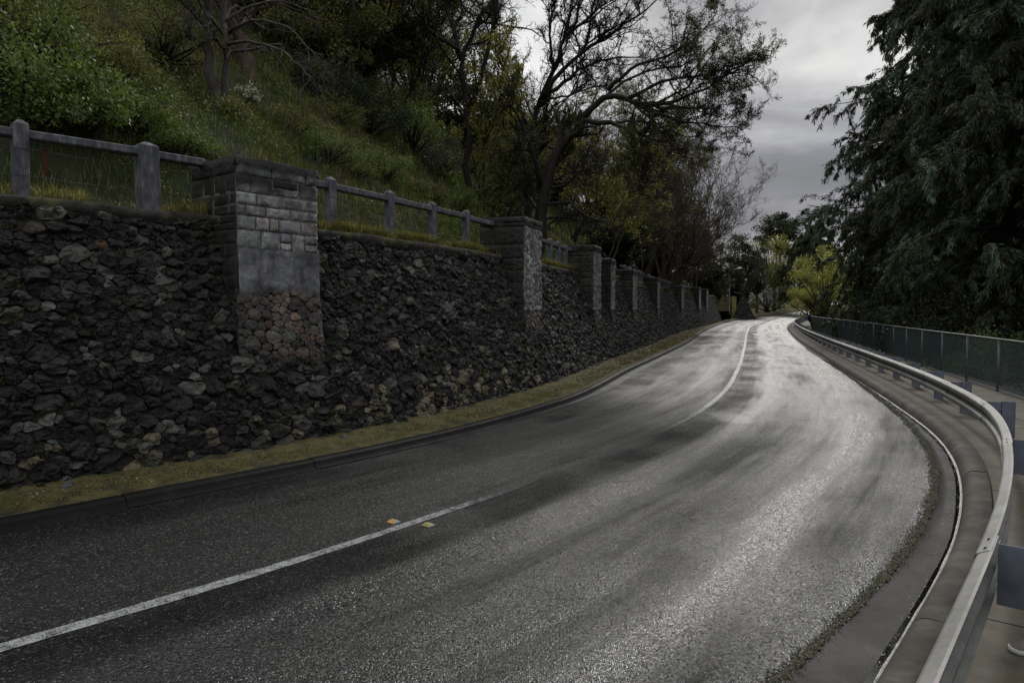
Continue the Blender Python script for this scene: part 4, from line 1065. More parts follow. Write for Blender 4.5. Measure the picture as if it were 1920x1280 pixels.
def person(loc, yaw, lab, top, bottom, hair, H=1.72, stride=.0, toe_out=0.0, white_collar=False, step=0.0):
    """standing or walking figure, facing its local +y, feet at z = 0"""
    p = thing('person', loc, lab, 'person'); p.rotation_euler = (0, 0, yaw); k = H/1.74
    def S(*v): return tuple(q*k for q in v)
    st = stride
    body = [S(0,0,.94,.110,.082), S(0,.0,1.10,.108,.080), S(0,0,1.26,.150,.105), S(0,-.005,1.40,.150,.095), S(0,.0,1.475,.062,.06), S(0,.012,1.55,.055,.058),
            S(0,.022,1.60,.070,.085), S(0,.022,1.66,.077,.095), S(0,.012,1.71,.060,.075)]
    E = [(i, i+1) for i in range(8)]
    for s in (-1, 1):
        b0 = len(body); sw = s*st
        body += [S(s*.175,-.01,1.395,.058,.06), S(s*.215,-.02-sw*.25,1.14,.046,.046), S(s*.225,.03-sw*.5,.90,.033,.036)]
        E += [(3, b0), (b0, b0+1), (b0+1, b0+2)]
        h0 = len(body); hx = s*.225
        body += [S(hx,.04-sw*.55,.84,.030,.020)]; E += [(b0+2, h0)]
        for fi, (dx, ln, ry) in enumerate(((-.026,.072,0), (-.009,.082,0), (.009,.078,0), (.025,.062,0))):
            f0 = len(body); body += [S(hx+dx*.4,.045-sw*.55+dx*.9,.80,.009,.009), S(hx+dx*.4,.062-sw*.55+dx,.80-ln*.55,.0085,.0085), S(hx+dx*.35-s*.008,.056-sw*.55+dx,.80-ln,.0075,.0075)]
            E += [(h0, f0), (f0, f0+1), (f0+1, f0+2)]
        f0 = len(body); body += [S(hx-s*.02,.070-sw*.55,.83,.010,.010), S(hx-s*.03,.088-sw*.55,.79,.009,.009)]; E += [(h0, f0), (f0, f0+1)]
        l0 = len(body)
        body += [S(s*.095,0,.86,.080,.085), S(s*.10,.02+sw*.45+s*step*.55,.50,.050,.054), S(s*.105,-.01+sw*.8+s*step,.11,.042,.045), S(s*.107,.0+sw*.8+s*step,.055,.040,.04)]
        E += [(0, l0), (l0, l0+1), (l0+1, l0+2), (l0+2, l0+3)]
    skin_body('body', body, E, M['skin'], p)
    # clothing shells, a little larger than the body
    c = [S(0,0,.84,.158,.128), S(0,0,.98,.152,.120), S(0,0,1.12,.150,.115), S(0,0,1.27,.168,.122), S(0,-.005,1.40,.168,.112), S(0,0,1.465,.078,.075)]; E = [(i, i+1) for i in range(5)]
    for s in (-1, 1):
        b0 = len(c); sw = s*st
        c += [S(s*.18,-.01,1.395,.073,.076), S(s*.217,-.02-sw*.25,1.14,.060,.06), S(s*.226,.036-sw*.5,.88,.046,.048)]; E += [(4, b0), (b0, b0+1), (b0+1, b0+2)]
    skin_body('jacket', c, E, M[top], p)
    c = [S(0,0,1.06,.134,.102), S(0,0,.90,.140,.112)]; E = [(0, 1)]
    for s in (-1, 1):
        b0 = len(c); sw = s*st; c += [S(s*.098,.0+s*step*.12,.80,.112,.122), S(s*.10,.02+sw*.45+s*step*.55,.50,.076,.08), S(s*.105,-.012+sw*.8+s*step,.065,.060,.064)]; E += [(1, b0), (b0, b0+1), (b0+1, b0+2)]
    skin_body('trousers', c, E, M[bottom], p)
    az_ = np.linspace(0, 2*PI, 21); lim = math.radians(98) - math.radians(38)*np.sin(az_)        # hairline high in front (+y), low at the nape
    th = np.linspace(0, 1, 9)[:, None]*lim[None]; rr_ = 1 + .05*(fbm(np.stack([np.cos(az_)*3 + 0*th, np.sin(az_)*3 + 0*th, th*3], -1).reshape(-1, 3), 2).reshape(th.shape)-.5)
    Hh = np.stack([.088*rr_*np.sin(th)*np.cos(az_), -.006 + .108*rr_*np.sin(th)*np.sin(az_), 1.672 + .088*rr_*np.cos(th)], -1)*k
    Hin = Hh*1.0; Hin[..., 2] -= .012*k; m_ = MB().grid(Hh + np.array(loc)); m_.grid(np.stack([Hh[-1], Hin[-1]*np.array([.93, .93, 1])]) + np.array(loc)); m_.build('hair', M['hair'], p)
    if white_collar: skin_body('collar', [S(0,.0,1.47,.082,.08), S(0,.005,1.515,.072,.072)], [(0, 1)], M['stud_white'], p)
    fc = [S(0,.118,1.615,.011,.014), S(0,.105,1.65,.008,.008)]; skin_body('nose', fc, [(0, 1)], M['skin'], p, 1)
    for s in (-1, 1):
        skin_body('ear', [S(s*.078,.012,1.615,.008,.016), S(s*.078,.008,1.65,.009,.018)], [(0, 1)], M['skin'], p, 1)
        skin_body('eye', [S(s*.031,.100,1.645,.009,.007), S(s*.036,.100,1.645,.009,.007)], [(0, 1)], M['hair'], p, 1)
    skin_body('mouth', [S(-.018,.106,1.583,.005,.005), S(.018,.106,1.583,.005,.005)], [(0, 1)], M['red_steel'], p, 1)
    for s in (-1, 1):
        sw = s*(st*.8 + step)
        # shoe: lofted upper over a pale sole
        n_ = 16; yy_ = np.linspace(-.095, .19, n_)*k; ph = np.linspace(0, 1, n_)
        wd = (.036 + .018*np.sin(ph*PI*.9) + .006*ph)*np.sqrt(np.clip(1-((ph-.5)/.505)**8, 0, 1))*k
        hh = np.interp(ph, [0,.05,.3,.45,.62,.85,.96,1], [.085,.105,.105,.095,.075,.052,.038,.022])*k
        ang = np.linspace(0, PI, 9); G = np.stack([np.stack([s*.107*k + wd*np.cos(q)*(1 if True else 1), yy_ + sw*k, .022*k + (hh-.022*k)*np.sin(q)**.8], 1) for q in ang])
        m_ = MB().grid(G); o1 = MB(); 
        R = np.array(Vector((math.cos(yaw), math.sin(yaw), 0))); 
        sh_ = m_.V[0] + np.array(loc)
        m_.V = [sh_]; upper = m_.build('shoe', M['shoe'], p)
        Gs = []
        for z_, g_ in ((.0, .97), (.004, 1.08), (.022, 1.10), (.028, 1.03)):
            a_ = np.concatenate([ph*PI, PI + ph*PI])
            ring = np.concatenate([np.stack([s*.107*k + wd*g_+.0, yy_ + sw*k, np.full(n_, z_*k)], 1), np.stack([s*.107*k - wd[::-1]*g_, yy_[::-1] + sw*k, np.full(n_, z_*k)], 1)])
            ring[:, 1] = (ring[:, 1]-sw*k-.047*k)*(1+.05*(g_-.97)/.13) + sw*k + .047*k
            Gs.append(np.concatenate([ring, ring[:1]]))
        so_ = MB().grid(np.stack(Gs)); so_.add(Gs[-1][:-1], [np.arange(2*n_)[None]]); so_.V = [q + np.array(loc) for q in so_.V]
        so_.build('sole', M['sole'], upper)
    return p
wx, wy = 7.62, 43.6
person((wx, wy, 3.33), math.radians(-20), 'walker in a dark jacket with a pale collar, seen from behind above a low pillar', 'jacket', 'trousers', 'hair', 1.66, .28, white_collar=True)
sxp, syp = at(1897, 1238, 3.82)[:2]
person((sxp+.49, syp-.09, .15), math.radians(88), 'person at the right edge, only the toe of a grey shoe showing on the path', 'hoodie', 'trousers', 'hair', 1.7, step=.30)
# ------------------------------------------------------------------ growing things
def resample(P, m):
    P = np.asarray(P, float); d = np.concatenate([[0], np.cumsum(np.linalg.norm(np.diff(P, axis=0), axis=1))]); t = np.linspace(0, d[-1], m)
    # smooth the corners of hand-placed limbs a little
    Q = np.stack([np.interp(t, d, P[:, k]) for k in range(3)], 1)
    for _ in range(2): Q[1:-1] = .5*Q[1:-1] + .25*(Q[:-2] + Q[2:])
    return Q
def perp(T, r):
    a = r.normal(size=T.shape); a -= (a*T).sum(-1, keepdims=True)*T; return nrm(a)
def shoots(P, D, L, R, r, steps=6, wander=.25, lift=.0, taper=.35):
    """n curved shoots from P along D; lift bends them up (+) or lets them hang (-)"""
    n = len(P); out = [P]; rad = [R]; D = nrm(D)
    for k in range(steps):
        D = nrm(D + r.normal(size=(n, 3))*wander/np.sqrt(steps)*1.6 + np.array([0, 0, lift/steps*2]))
        P = P + D*(L/steps)[:, None]; out.append(P); rad.append(R*(1-(1-taper)*(k+1)/steps))
    return np.stack(out, 1), np.stack(rad, 1)
def offspring(PP, RR, r, k, t0=.25, t1=1.0, ang=(.7, .25), lr=.55, rr=.6, lvar=.5, flat=0.0, fall=.45):
    n, m, _ = PP.shape; t = r.uniform(t0, t1, (n, k)); x = t*(m-1); i = np.minimum(x.astype(int), m-2); f = (x-i)[..., None]
    I = np.arange(n)[:, None]
    p = PP[I, i]*(1-f) + PP[I, i+1]*f; T = nrm(PP[I, i+1]-PP[I, i]); rad = RR[I, i]*(1-f[..., 0]) + RR[I, i+1]*f[..., 0]
    Lp = np.linalg.norm(np.diff(PP, axis=1), axis=2).sum(1)[:, None]
    q = perp(T, r)
    if flat: q = nrm(q*np.array([1, 1, 1-flat]))
    a = r.normal(ang[0], ang[1], (n, k))[..., None]
    d = T*np.cos(a) + q*np.sin(a)
    L = Lp*lr*(1-fall*t)*r.uniform(1-lvar, 1+lvar*.6, (n, k))
    return p.reshape(-1, 3), d.reshape(-1, 3), L.ravel(), (rad*rr).ravel()
def leaves(mb, c, size, cols, r, aspect=.5, axis=None, spread=1.0, fold=.25):
    n = len(c); u = nrm(r.normal(size=(n, 3)))
    if axis is not None: u = nrm(axis + u*spread)
    v = perp(u, r); w = np.cross(u, v); s = (size*r.uniform(.6, 1.35, n))[:, None] if np.ndim(size) == 0 else (size*r.uniform(.6, 1.35, n))[:, None]
    V = np.stack([c - u*s*.5, c + v*s*aspect*.5 + w*s*fold*.3, c + u*s*.5, c - v*s*aspect*.5 + w*s*fold*.3], 1)
    F = np.arange(n*4).reshape(n, 4)
    mb.add(V.reshape(-1, 3), [F], np.repeat(cols, 4, 0))
def leafcols(n, r, pal, probs=None, var=.35):
    c = np.array(pal)[r.choice(len(pal), n, p=probs)]
    return c*(1-var + 2*var*r.random((n, 1)))*(1 + (r.random((n, 3))-.5)*.15)
def in_clumps(P, scale, cut, seed):
    """keep points where a 3-D noise is high: foliage gathers in clumps with gaps between"""
    return fbm(P*scale + seed*7.7, 2) > cut
YEL = [(.24,.23,.04), (.17,.18,.04), (.30,.27,.06)]
OLV = [(.12,.12,.034), (.155,.145,.044), (.085,.098,.032)]
GRN = [(.075,.11,.026), (.105,.145,.034), (.14,.175,.05)]
DRK = [(.022,.031,.014), (.03,.043,.018), (.042,.054,.022)]
GRY = [(.10,.115,.085), (.14,.155,.12), (.07,.085,.06)]
CON = [(.036,.049,.028), (.05,.066,.038), (.064,.068,.036)]

def tree(name, base, label, limbs, seed, bark='bark_dark', kids=((6, .62), (7, .5), (6, .5)), leaf=None, group=None, twig_r=.006, lift=.25, cat='tree', spread=(.75, .3), wander=.5, t0=.3):
    """limbs: [(points, r0, r1)] placed by hand; finer levels grow from them. leaf = (palette, size, per twig, clump cut)"""
    r = np.random.default_rng(seed); t = thing(name, base, label, cat, group)
    tr = MB(); P0 = []; R0 = []
    for pts, ra, rb in limbs:
        Q = resample(pts, 14); Q[1:] += r.normal(size=(13, 3))*.02*np.linalg.norm(Q[-1]-Q[0])*.35
        rad = ra + (rb-ra)*np.linspace(0, 1, 14)**.8
        tr.tubes(Q[None], rad[None], 9); P0.append(Q); R0.append(rad)
    tr.build('trunk', M[bark], t)
    PP, RR = np.stack(P0), np.stack(R0); tw = MB(); ends = []
    for lv, (k, lr) in enumerate(kids):
        p, d, L, R = offspring(PP, RR, r, k, t0=t0 if lv == 0 else .15, ang=spread, lr=lr, rr=.62)
        if lv == 0: L = np.minimum(L, 4.5)
        R = np.clip(R, twig_r*(1.6 if lv == 0 else 1.0), .055)
        PP, RR = shoots(p, d, L, R, r, 6 if lv < 2 else 4, wander*(1 + .2*lv), lift, .45)
        tw.tubes(PP, RR, 5 if lv == 0 else 3, cap=False)
    tw.build('branches', M[bark], t)
    if leaf:
        pal, size, per, cut = leaf; n, m, _ = PP.shape
        k = r.uniform(.2, 1, (n, per))*(m-1); i = np.minimum(k.astype(int), m-2); f = (k-i)[..., None]; I = np.arange(n)[:, None]
        c = (PP[I, i]*(1-f) + PP[I, i+1]*f).reshape(-1, 3) + r.normal(size=(n*per, 3))*size*.6
        c = c[in_clumps(c, .55, cut, seed)]
        lf = MB(); leaves(lf, c, size, leafcols(len(c), r, pal), r); lf.build('leaves', M['leaf'], t)
    return t
def auto_limbs(base, h, n, r, spread=.5, rad=.16, lean=(0, 0)):
    """a few rising stems from one foot"""
    out = []
    for k in range(n):
        a = r.uniform(0, 2*PI); s = spread*r.uniform(.4, 1.1); hh = h*r.uniform(.7, 1.0)
        top = np.array([math.cos(a)*s*hh + lean[0]*hh, math.sin(a)*s*hh + lean[1]*hh, hh])
        mid = top*np.array([.35, .35, .5]) + r.normal(size=3)*.05*h
        out.append(([base + r.normal(size=3)*[.1, .1, 0] - [0, 0, .2], base + mid*.5 + r.normal(size=3)*.03*h, base + mid, base + top*.8 + r.normal(size=3)*.03*h, base + top], rad*r.uniform(.7, 1.1), rad*.16))
    return out
def bush(name, base, label, rad, seed, pal, n, size, group=None, clumps=30, cat='shrub', aspect=.5, stem='bark_dark', material='leaf', flowers=0):
    """leafy shrub: stems from the foot into an uneven crown of leaf clumps"""
    r = np.random.default_rng(seed); t = thing(name, base, label, cat, group); rad = np.asarray(rad, float)
    c = nrm(r.normal(size=(clumps, 3)))*r.uniform(.45, 1.0, (clumps, 1)); c[:, 2] = np.abs(c[:, 2])*1.0 - .15
    c = c*rad + base + np.array([0, 0, rad[2]*.35]); c[:, 2] = np.maximum(c[:, 2], base[2] + .15)
    b0 = np.broadcast_to(base, c.shape) + r.normal(size=c.shape)*[.12, .12, 0]
    mid = b0*.5 + c*.5 + r.normal(size=c.shape)*rad*.1; mid[:, 2] += rad[2]*.1
    tq = np.linspace(0, 1, 6)[None, :, None]
    PP = b0[:, None]*(1-tq)**2 + 2*mid[:, None]*tq*(1-tq) + c[:, None]*tq**2
    MB().tubes(PP, np.broadcast_to(np.linspace(.03, .008, 6)*max(.5, rad.mean()*.8), PP.shape[:2]), 4, cap=False).build('stem', M[stem], t)
    per = n//clumps; cs = rad*r.uniform(.16, .36, (clumps, 1))
    q = nrm(r.normal(size=(clumps, per, 3)))*r.random((clumps, per, 1))**.5
    pt = (c[:, None] + q*cs[:, None]); nn_ = (q + np.array([0, 0, .4])).reshape(-1, 3); pt = pt.reshape(-1, 3)
    ok = pt[:, 2] > base[2]-.1; cl = np.repeat(.7 + .6*r.random(clumps), per)[:, None]
    col = leafcols(len(pt), r, pal)*cl; mb = MB()
    leaves(mb, pt[ok], size, col[ok], r, aspect, nn_[ok], 1.1); mb.build('foliage', M[material], t)
    if flowers:
        k = r.choice(np.where(ok & (pt[:, 2] > base[2]+rad[2]*.55))[0], flowers); mb = MB()
        leaves(mb, pt[k] + r.normal(size=(flowers, 3))*.05, .06, leafcols(flowers, r, [(.5,.5,.42), (.38,.4,.33)]), r, .9); mb.build('blossom', M['leaf'], t)
    return t

# ---- trees of the left hillside, placed by hand
b = ground_hit(408, 203); Y = b[1]; q = lambda x, y, dy=0: at(x, y, Y+dy)
tree('twin_stem_tree', b, 'pale barked twin stemmed tree with bare drooping twigs above the nearest pillar', [
    ([b-[0,0,.3], q(402,185), q(393,130), q(388,60), q(396,-40), q(380,-160)], .15, .06),
    ([b+[.25,0,-.3], q(420,180,.1), q(426,140,.2), q(419,92,.2), q(424,55,.2), q(415,0,.3), q(450,-70,.5)], .10, .05),
    ([q(424,85,.2), q(445,78,0), q(490,80,-.4), q(540,98,-.8), q(585,150,-1.2)], .045, .012),
    ([q(430,60,.2), q(480,30,-.2), q(540,50,-.5), q(600,110,-.8)], .04, .012),
    ([q(394,60), q(372,35,-.3), q(350,15,-.5), q(318,-20,-.8)], .05, .015),
    ([q(392,90), q(360,68,.2), q(330,70,.4)], .03, .01), ([q(424,40,.2), q(470,10,.5), q(530,0,.9), q(600,30,1.2)], .04, .012)], 21, 'bark_pale', ((7,.6),(6,.55),(5,.5)), None, None, .004, -.35)
b = ground_hit(475, 152, 10); Y = b[1]
tree('leaning_tree', b, 'thick brown trunk leaning left behind the twin stemmed tree', [
    ([b-[0,0,.3], q(462,115), q(445,60), q(430,0), q(415,-80)], .24, .14), ([q(448,65), q(480,10), q(520,-60)], .12, .05), ([q(440,40), q(400,-10,.5), q(350,-60,1)], .1, .04)],
    22, 'bark_brown', ((10,.6),(7,.5),(6,.5)), (OLV, .07, 9, 0.51), None, .006, .0)
# the oak that leans over the road
Y = 26.0; b = np.array([at(1010, 430, Y)[0], Y, 0.0]); b[2] = float(terrain(b[0:1], b[1:2])[0])
oak = [([b-[0,0,.3], q(1012,425), q(1016,385), q(1024,345), q(1036,310), q(1060,262), q(1092,222)], .30, .15),
 ([q(1092,222), q(1120,196), q(1138,172), q(1152,172,-.3), q(1175,186,-.6), q(1212,206,-1), q(1258,192,-1.4), q(1310,178,-2), q(1362,135,-2.5), q(1405,112,-3)], .14, .015),
 ([q(1088,226), q(1135,232,-.4), q(1180,236,-.9), q(1222,262,-1.4), q(1262,268,-2), q(1300,292,-2.6)], .11, .015),
 ([q(1048,290), q(1050,240,.3), q(1056,225,.5), q(1085,222,.5)], .1, .05),
 ([q(1020,352), q(1004,300,-.3), q(990,265,-.5), q(976,228,-.8), q(955,190,-1)], .13, .03),
 ([q(1140,170), q(1196,118,-.6), q(1262,104,-1), q(1318,62,-1.5), q(1345,20,-2)], .08, .012),
 ([q(1175,186,-.6), q(1250,150,-1.8), q(1330,140,-2.6), q(1420,98,-3.4)], .08, .01),
 ([q(1212,206,-1), q(1280,228,-2.2), q(1335,236,-3), q(1388,240,-3.6)], .07, .01),
 ([q(1230,200,-1.1), q(1290,205,.2), q(1345,200,.8), q(1390,190,1.2)], .06, .01),
 ([q(1120,196), q(1170,150,.6), q(1230,130,1), q(1300,120,1.6), q(1370,70,2)], .07, .01),
 ([q(1180,236,-.9), q(1190,280,-1.2), q(1215,330,-1.5), q(1225,370,-1.7)], .05, .01),
 ([q(1222,262,-1.4), q(1180,290,-2), q(1160,320,-2.4)], .04, .01),
 ([q(1135,232,-.4), q(1200,222,.8), q(1270,250,1.6), q(1330,265,2.4)], .06, .01)]
tree('leaning_oak', b, 'dark gnarled oak beside the second pillar, its long limbs reaching out over the road', oak, 23, 'bark_dark', ((16,.5),(9,.5),(9,.5),(4,.5)), (OLV, .05, 1, .53), None, .0055, .22, spread=(.7, .3))
Y = 33.0; b = np.array([at(985, 440, Y)[0], Y, 0.0]); b[2] = float(terrain(b[0:1], b[1:2])[0])
tree('tall_bare_tree', b, 'tall leafless tree rising behind the leaning oak to the top of the picture', [
 ([b-[0,0,.3], q(985,400), q(996,320), q(990,240), q(1010,192), q(1036,135), q(1070,62), q(1100,-30)], .20, .05),
 ([q(1005,205), q(1042,160,.5), q(1092,128,.8), q(1150,106,1.2), q(1215,108,1.5)], .13, .02), ([q(1012,190), q(1060,120,-.5), q(1130,70,-1), q(1200,30,-1.5), q(1250,-20,-2)], .13, .02),
 ([q(1036,135), q(1030,60,.6), q(1045,-20,1)], .09, .03), ([q(990,240), q(960,180,.4), q(935,110,.8), q(925,20,1)], .12, .03), ([q(1070,62), q(1130,10,1), q(1190,-50,2)], .08, .02),
 ([q(1010,192), q(1060,180,-1.5), q(1120,160,-2), q(1190,150,-2.6)], .07, .012)], 24, 'bark_dark', ((15,.48),(10,.5),(9,.5),(4,.5)), None, None, .006, .35, spread=(.6, .25))
Y = 30.0; b = np.array([at(880, 330, Y)[0], Y, 0.0]); b[2] = float(terrain(b[0:1], b[1:2])[0])
tree('forked_tree', b, 'dark forked tree at the skyline left of the tall leafless tree', [
 ([b-[0,0,.3], q(878,270), q(868,190), q(862,95), q(890,50), q(925,5), q(960,-60)], .15, .07), ([q(864,110), q(850,60,.5), q(835,0,.8), q(840,-70,1)], .12, .05),
 ([q(880,200), q(905,140,-.4), q(920,70,-.8), q(935,-20,-1)], .12, .05), ([q(862,95), q(810,60,-.5), q(770,10,-1), q(740,-60,-1.4)], .09, .03)], 25, 'bark_dark', ((12,.55),(8,.5),(6,.5)), (OLV, .08, 6, 0.52), None, .007, .3)
Y = 61.0; b = np.array([at(1252, 530, Y)[0], Y, 0.0]); b[2] = float(terrain(b[0:1], b[1:2])[0])
fan = []
for k_, (fx, fy, dy) in enumerate([(1140,350,2),(1175,305,-2),(1215,275,1),(1250,262,-1),(1290,272,2),(1322,292,-2),(1352,325,1),(1378,368,-1),(1398,410,2),(1392,462,-1),(1345,470,-3),(1300,350,4),(1230,340,-4)]):
    sx0 = 1246 + (k_ % 4)*9
    fan.append(([b + [(sx0-1258)*.047, .3*(k_ % 3), -.3], q(sx0 + (fx-1255)*.10, 495, dy*.1), q(1255 + (fx-1255)*.38, 530 + (fy-530)*.45, dy*.4), q(1255 + (fx-1255)*.72, 530 + (fy-530)*.80, dy*.8), q(fx, fy, dy)], .17, .02))
tree('bare_tree', b, 'large bare many stemmed tree fanning out above the far pillars', fan, 26, 'bark_brown', ((15,.42),(9,.5),(7,.5)), None, 'trees on the left hillside', .011, .35, spread=(.5, .22), wander=.3)
def hill_point(px, Y, lift=0):
    x = at(px, 300, Y)[0]; return np.array([x, Y, float(terrain(np.array([x]), np.array([Y]))[0])])
r_ = np.random.default_rng(77)
AUTO = [  # px, Y, height, stems, spread, bark, leaves, label
 (560, 28, 7.7, 4, .45, 'bark_dark', (YEL, .06, 9, 0.50), 'thin yellow leaved tree in the tangle right of the twin stemmed tree'),
 (655, 30, 8.7, 4, .42, 'bark_dark', (OLV, .07, 9, 0.43), 'olive leaved tree on the upper slope, tangled with bare twigs'),
 (735, 32, 8.7, 4, .42, 'bark_dark', (YEL, .075, 12, 0.46), 'bright yellow green tree at the top edge above the first run of fence'),
 (810, 34, 7.7, 4, .45, 'bark_dark', (YEL, .075, 9, 0.48), 'small yellow leaved tree on the slope left of the forked tree'),
 (905, 30, 6.0, 4, .5, 'bark_dark', (YEL, .08, 12, 0.46), 'low spreading tree with fresh yellow green leaves left of the leaning oak'),
 (960, 26, 4.4, 3, .5, 'bark_dark', (OLV, .075, 12, 0.46), 'olive leaved sapling close against the oak trunk'),
 (640, 28, 9.0, 4, .4, 'bark_pale', (OLV, .09, 9, 0.41), 'dark dense tree on the ridge behind the olive leaved tree'),
 (780, 33, 10., 4, .4, 'bark_dark', (DRK, .11, 12, 0.38), 'dark evergreen tree on the ridge behind the yellow trees'),
 (500, 29, 8.5, 4, .4, 'bark_dark', (OLV, .08, 9, 0.42), 'shaded tree at the top edge behind the leaning trunk'),
 (1135, 41, 9.0, 5, .42, 'bark_brown', (YEL, .095, 9, 0.49), 'tree hung with small yellow leaves behind the third pillar'),
 (1075, 45, 10.5, 4, .4, 'bark_dark', (OLV, .1, 6, 0.48), 'brown twiggy tree between the oak trunk and the yellow leaved tree'),
 (1205, 52, 10.5, 5, .42, 'bark_brown', (OLV, .1, 6, 0.52), 'brown leafless tree above the walker'),
 (1300, 80, 12.5, 5, .5, 'bark_brown', None, 'bare grey brown tree above the last pillars'),
 (1225, 72, 13.5, 5, .45, 'bark_dark', (DRK, .14, 9, 0.43), 'dark leafy tree behind the large bare tree'),
 (1160, 62, 13.0, 5, .42, 'bark_dark', (OLV, .13, 9, 0.44), 'dark olive tree on the ridge behind the yellow leaved tree'),
 (1330, 118, 13.0, 5, .5, 'bark_brown', (OLV, .14, 6, 0.51), 'brown tree directly above the mossy stair'),
 (1385, 122, 12.0, 5, .5, 'bark_brown', (DRK, .16, 6, 0.46), 'brown twiggy tree right of the street lamp'),
]
for i, (px, Y_, h, ns, sp_, bk, lf, lab) in enumerate(AUTO):
    b = hill_point(px, Y_); far = Y_ > 38
    name = 'bare_tree' if lf is None else 'leafy_tree'
    tree(name, b, lab, auto_limbs(b, h, ns, r_, sp_, .025 + .0055*h, (.18 if px > 1150 else .05, 0)), 300+i, bk, ((10,.58),(9,.55),(8,.52)) if lf else ((15,.58),(11,.52),(9,.5)), lf, 'trees on the left hillside', .006 if not far else .011, .45, spread=(.6, .28))

# ---- shrubs of the left hillside
SHR = [ # px, py (foot), radii, palette, leaves, size, label, flowers
 (30, 215, (1.5,1.3,1.7), GRN, 9000, .075, 'glossy green leafy shrub at the left edge above the fence', 0),
 (150, 262, (1.3,1.1,1.0), GRN, 8000, .07, 'bright green shrub behind the thin fence post', 0),
 (240, 250, (1.0,.9,.9), GRN, 7000, .06, 'low glossy shrub behind the thick strainer post', 0),
 (90, 140, (1.6,1.4,1.2), OLV, 8000, .06, 'olive shrub halfway up the slope on the left', 0),
 (20, 70, (1.6,1.4,1.7), OLV, 7000, .07, 'shaded olive shrub in the top left corner', 0),
 (210, 170, (1.2,1.2,.9), OLV, 6000, .055, 'scrubby brown green bush left of the twin stemmed tree', 0),
 (300, 120, (1.5,1.4,1.0), OLV, 6000, .06, 'rounded olive bush up the slope left of the twin stemmed tree', 0),
 (466, 205, (.42,.42,.55), GRY, 2600, .04, 'small shrub with white blossom heads right of the twin stems', 500),
 (330, 285, (.9,.7,.5), GRN, 4500, .045, 'low green growth right against the left side of the nearest pillar', 0),
 (430, 225, (.8,.7,.45), OLV, 3000, .045, 'tangled low bush around the foot of the twin stems', 0),
 (770, 290, (1.9,1.7,2.3), GRN, 12000, .075, 'big dark green bush in the middle of the slope', 0),
 (828, 330, (1.2,1.1,1.5), GRY, 9000, .06, 'grey leaved bush with pale glints above the fence', 0),
 (690, 250, (1.8,1.6,1.9), DRK, 9000, .08, 'very dark bush at the upper edge of the grassy slope', 0),
 (880, 330, (1.3,1.2,1.5), OLV, 8000, .065, 'olive bush between the grey bush and the oak', 0),
 (920, 400, (1.4,1.2,1.6), DRK, 9000, .065, 'dark bush left of the oak trunk behind the second pillar', 0),
 (965, 420, (1.2,1.0,1.3), GRY, 7000, .06, 'grey green bush at the foot of the oak', 0),
 (540, 250, (.9,.8,.7), OLV, 4500, .05, 'small olive bush on the open grass right of the white flowered shrub', 0),
 (610, 300, (1.0,.9,.8), GRN, 5000, .05, 'low green bush behind the first fence post right of the nearest pillar', 0),
 (660, 330, (.8,.7,.55), OLV, 3600, .045, 'low olive tuft bush behind the second fence post right of the nearest pillar', 0),
 (560, 165, (1.3,1.1,1.1), OLV, 6000, .055, 'olive scrub right of the leaning trunk', 0),
 (720, 340, (1.1,1.0,.9), GRN, 6000, .05, 'rounded green bush low on the slope behind the fence', 0),
 (700, 205, (1.5,1.3,1.3), GRN, 8000, .06, 'green bush above the grassy slope beside the very dark bush', 0),
 (630, 235, (1.1,1.0,.9), OLV, 5200, .05, 'olive bush in the middle of the grassy slope', 0),
 (800, 380, (.9,.8,.7), OLV, 4500, .05, 'small olive bush low on the slope before the second pillar', 0),
 (860, 395, (.8,.8,.8), GRN, 4500, .05, 'small green bush just left of the second pillar', 0),
 (740, 235, (1.6,1.4,1.9), OLV, 9000, .06, 'tall olive bush up the slope behind the big dark green bush', 0),
 (600, 195, (1.7,1.5,1.6), DRK, 8000, .075, 'dark scrub below the thin yellow tree', 0),
]
for i, (px, py, rad, pal, n, sz, lab, fl) in enumerate(SHR):
    b = ground_hit(px, py, 7.5); b[2] -= .1
    bush('hillside_shrub', b, lab, rad, 500+i, pal, n, sz, 'shrubs on the left hillside', 34, flowers=fl)
FAR = [ # px, Y, z lift, radii, palette, label
 (1440, 136, .0, (4.2,3.6,4.6), GRY, 9000, .16, 'rounded grey green bush on the bank at the road bend'),
 (1395, 119, .0, (2.8,2.2,3.4), OLV, 7000, .16, 'dark bush beside the triangular wing wall'),
 (1490, 158, .0, (4.0,3.5,4.6), GRN, 9000, .2, 'green bush at the far end of the left bank'),
 (1465, 147, 1.0, (4.6,3.5,6.0), GRN, 9000, .2, 'tall dark bush behind the grey green bush'),
 (1335, 122, 1.5, (3.0,2.6,4.0), DRK, 8000, .18, 'dark undergrowth bush above the mossy stair')]
for i, (px, Y_, dz, rad, pal, n, sz, lab) in enumerate(FAR):
    x = at(px, 500, Y_)[0]; b = np.array([x, Y_, float(terrain(np.array([x]), np.array([Y_]))[0]) + dz])
    bush('bank_shrub', b, lab, rad, 560+i, pal, n, sz, 'bushes on the bank at the bend', 40)

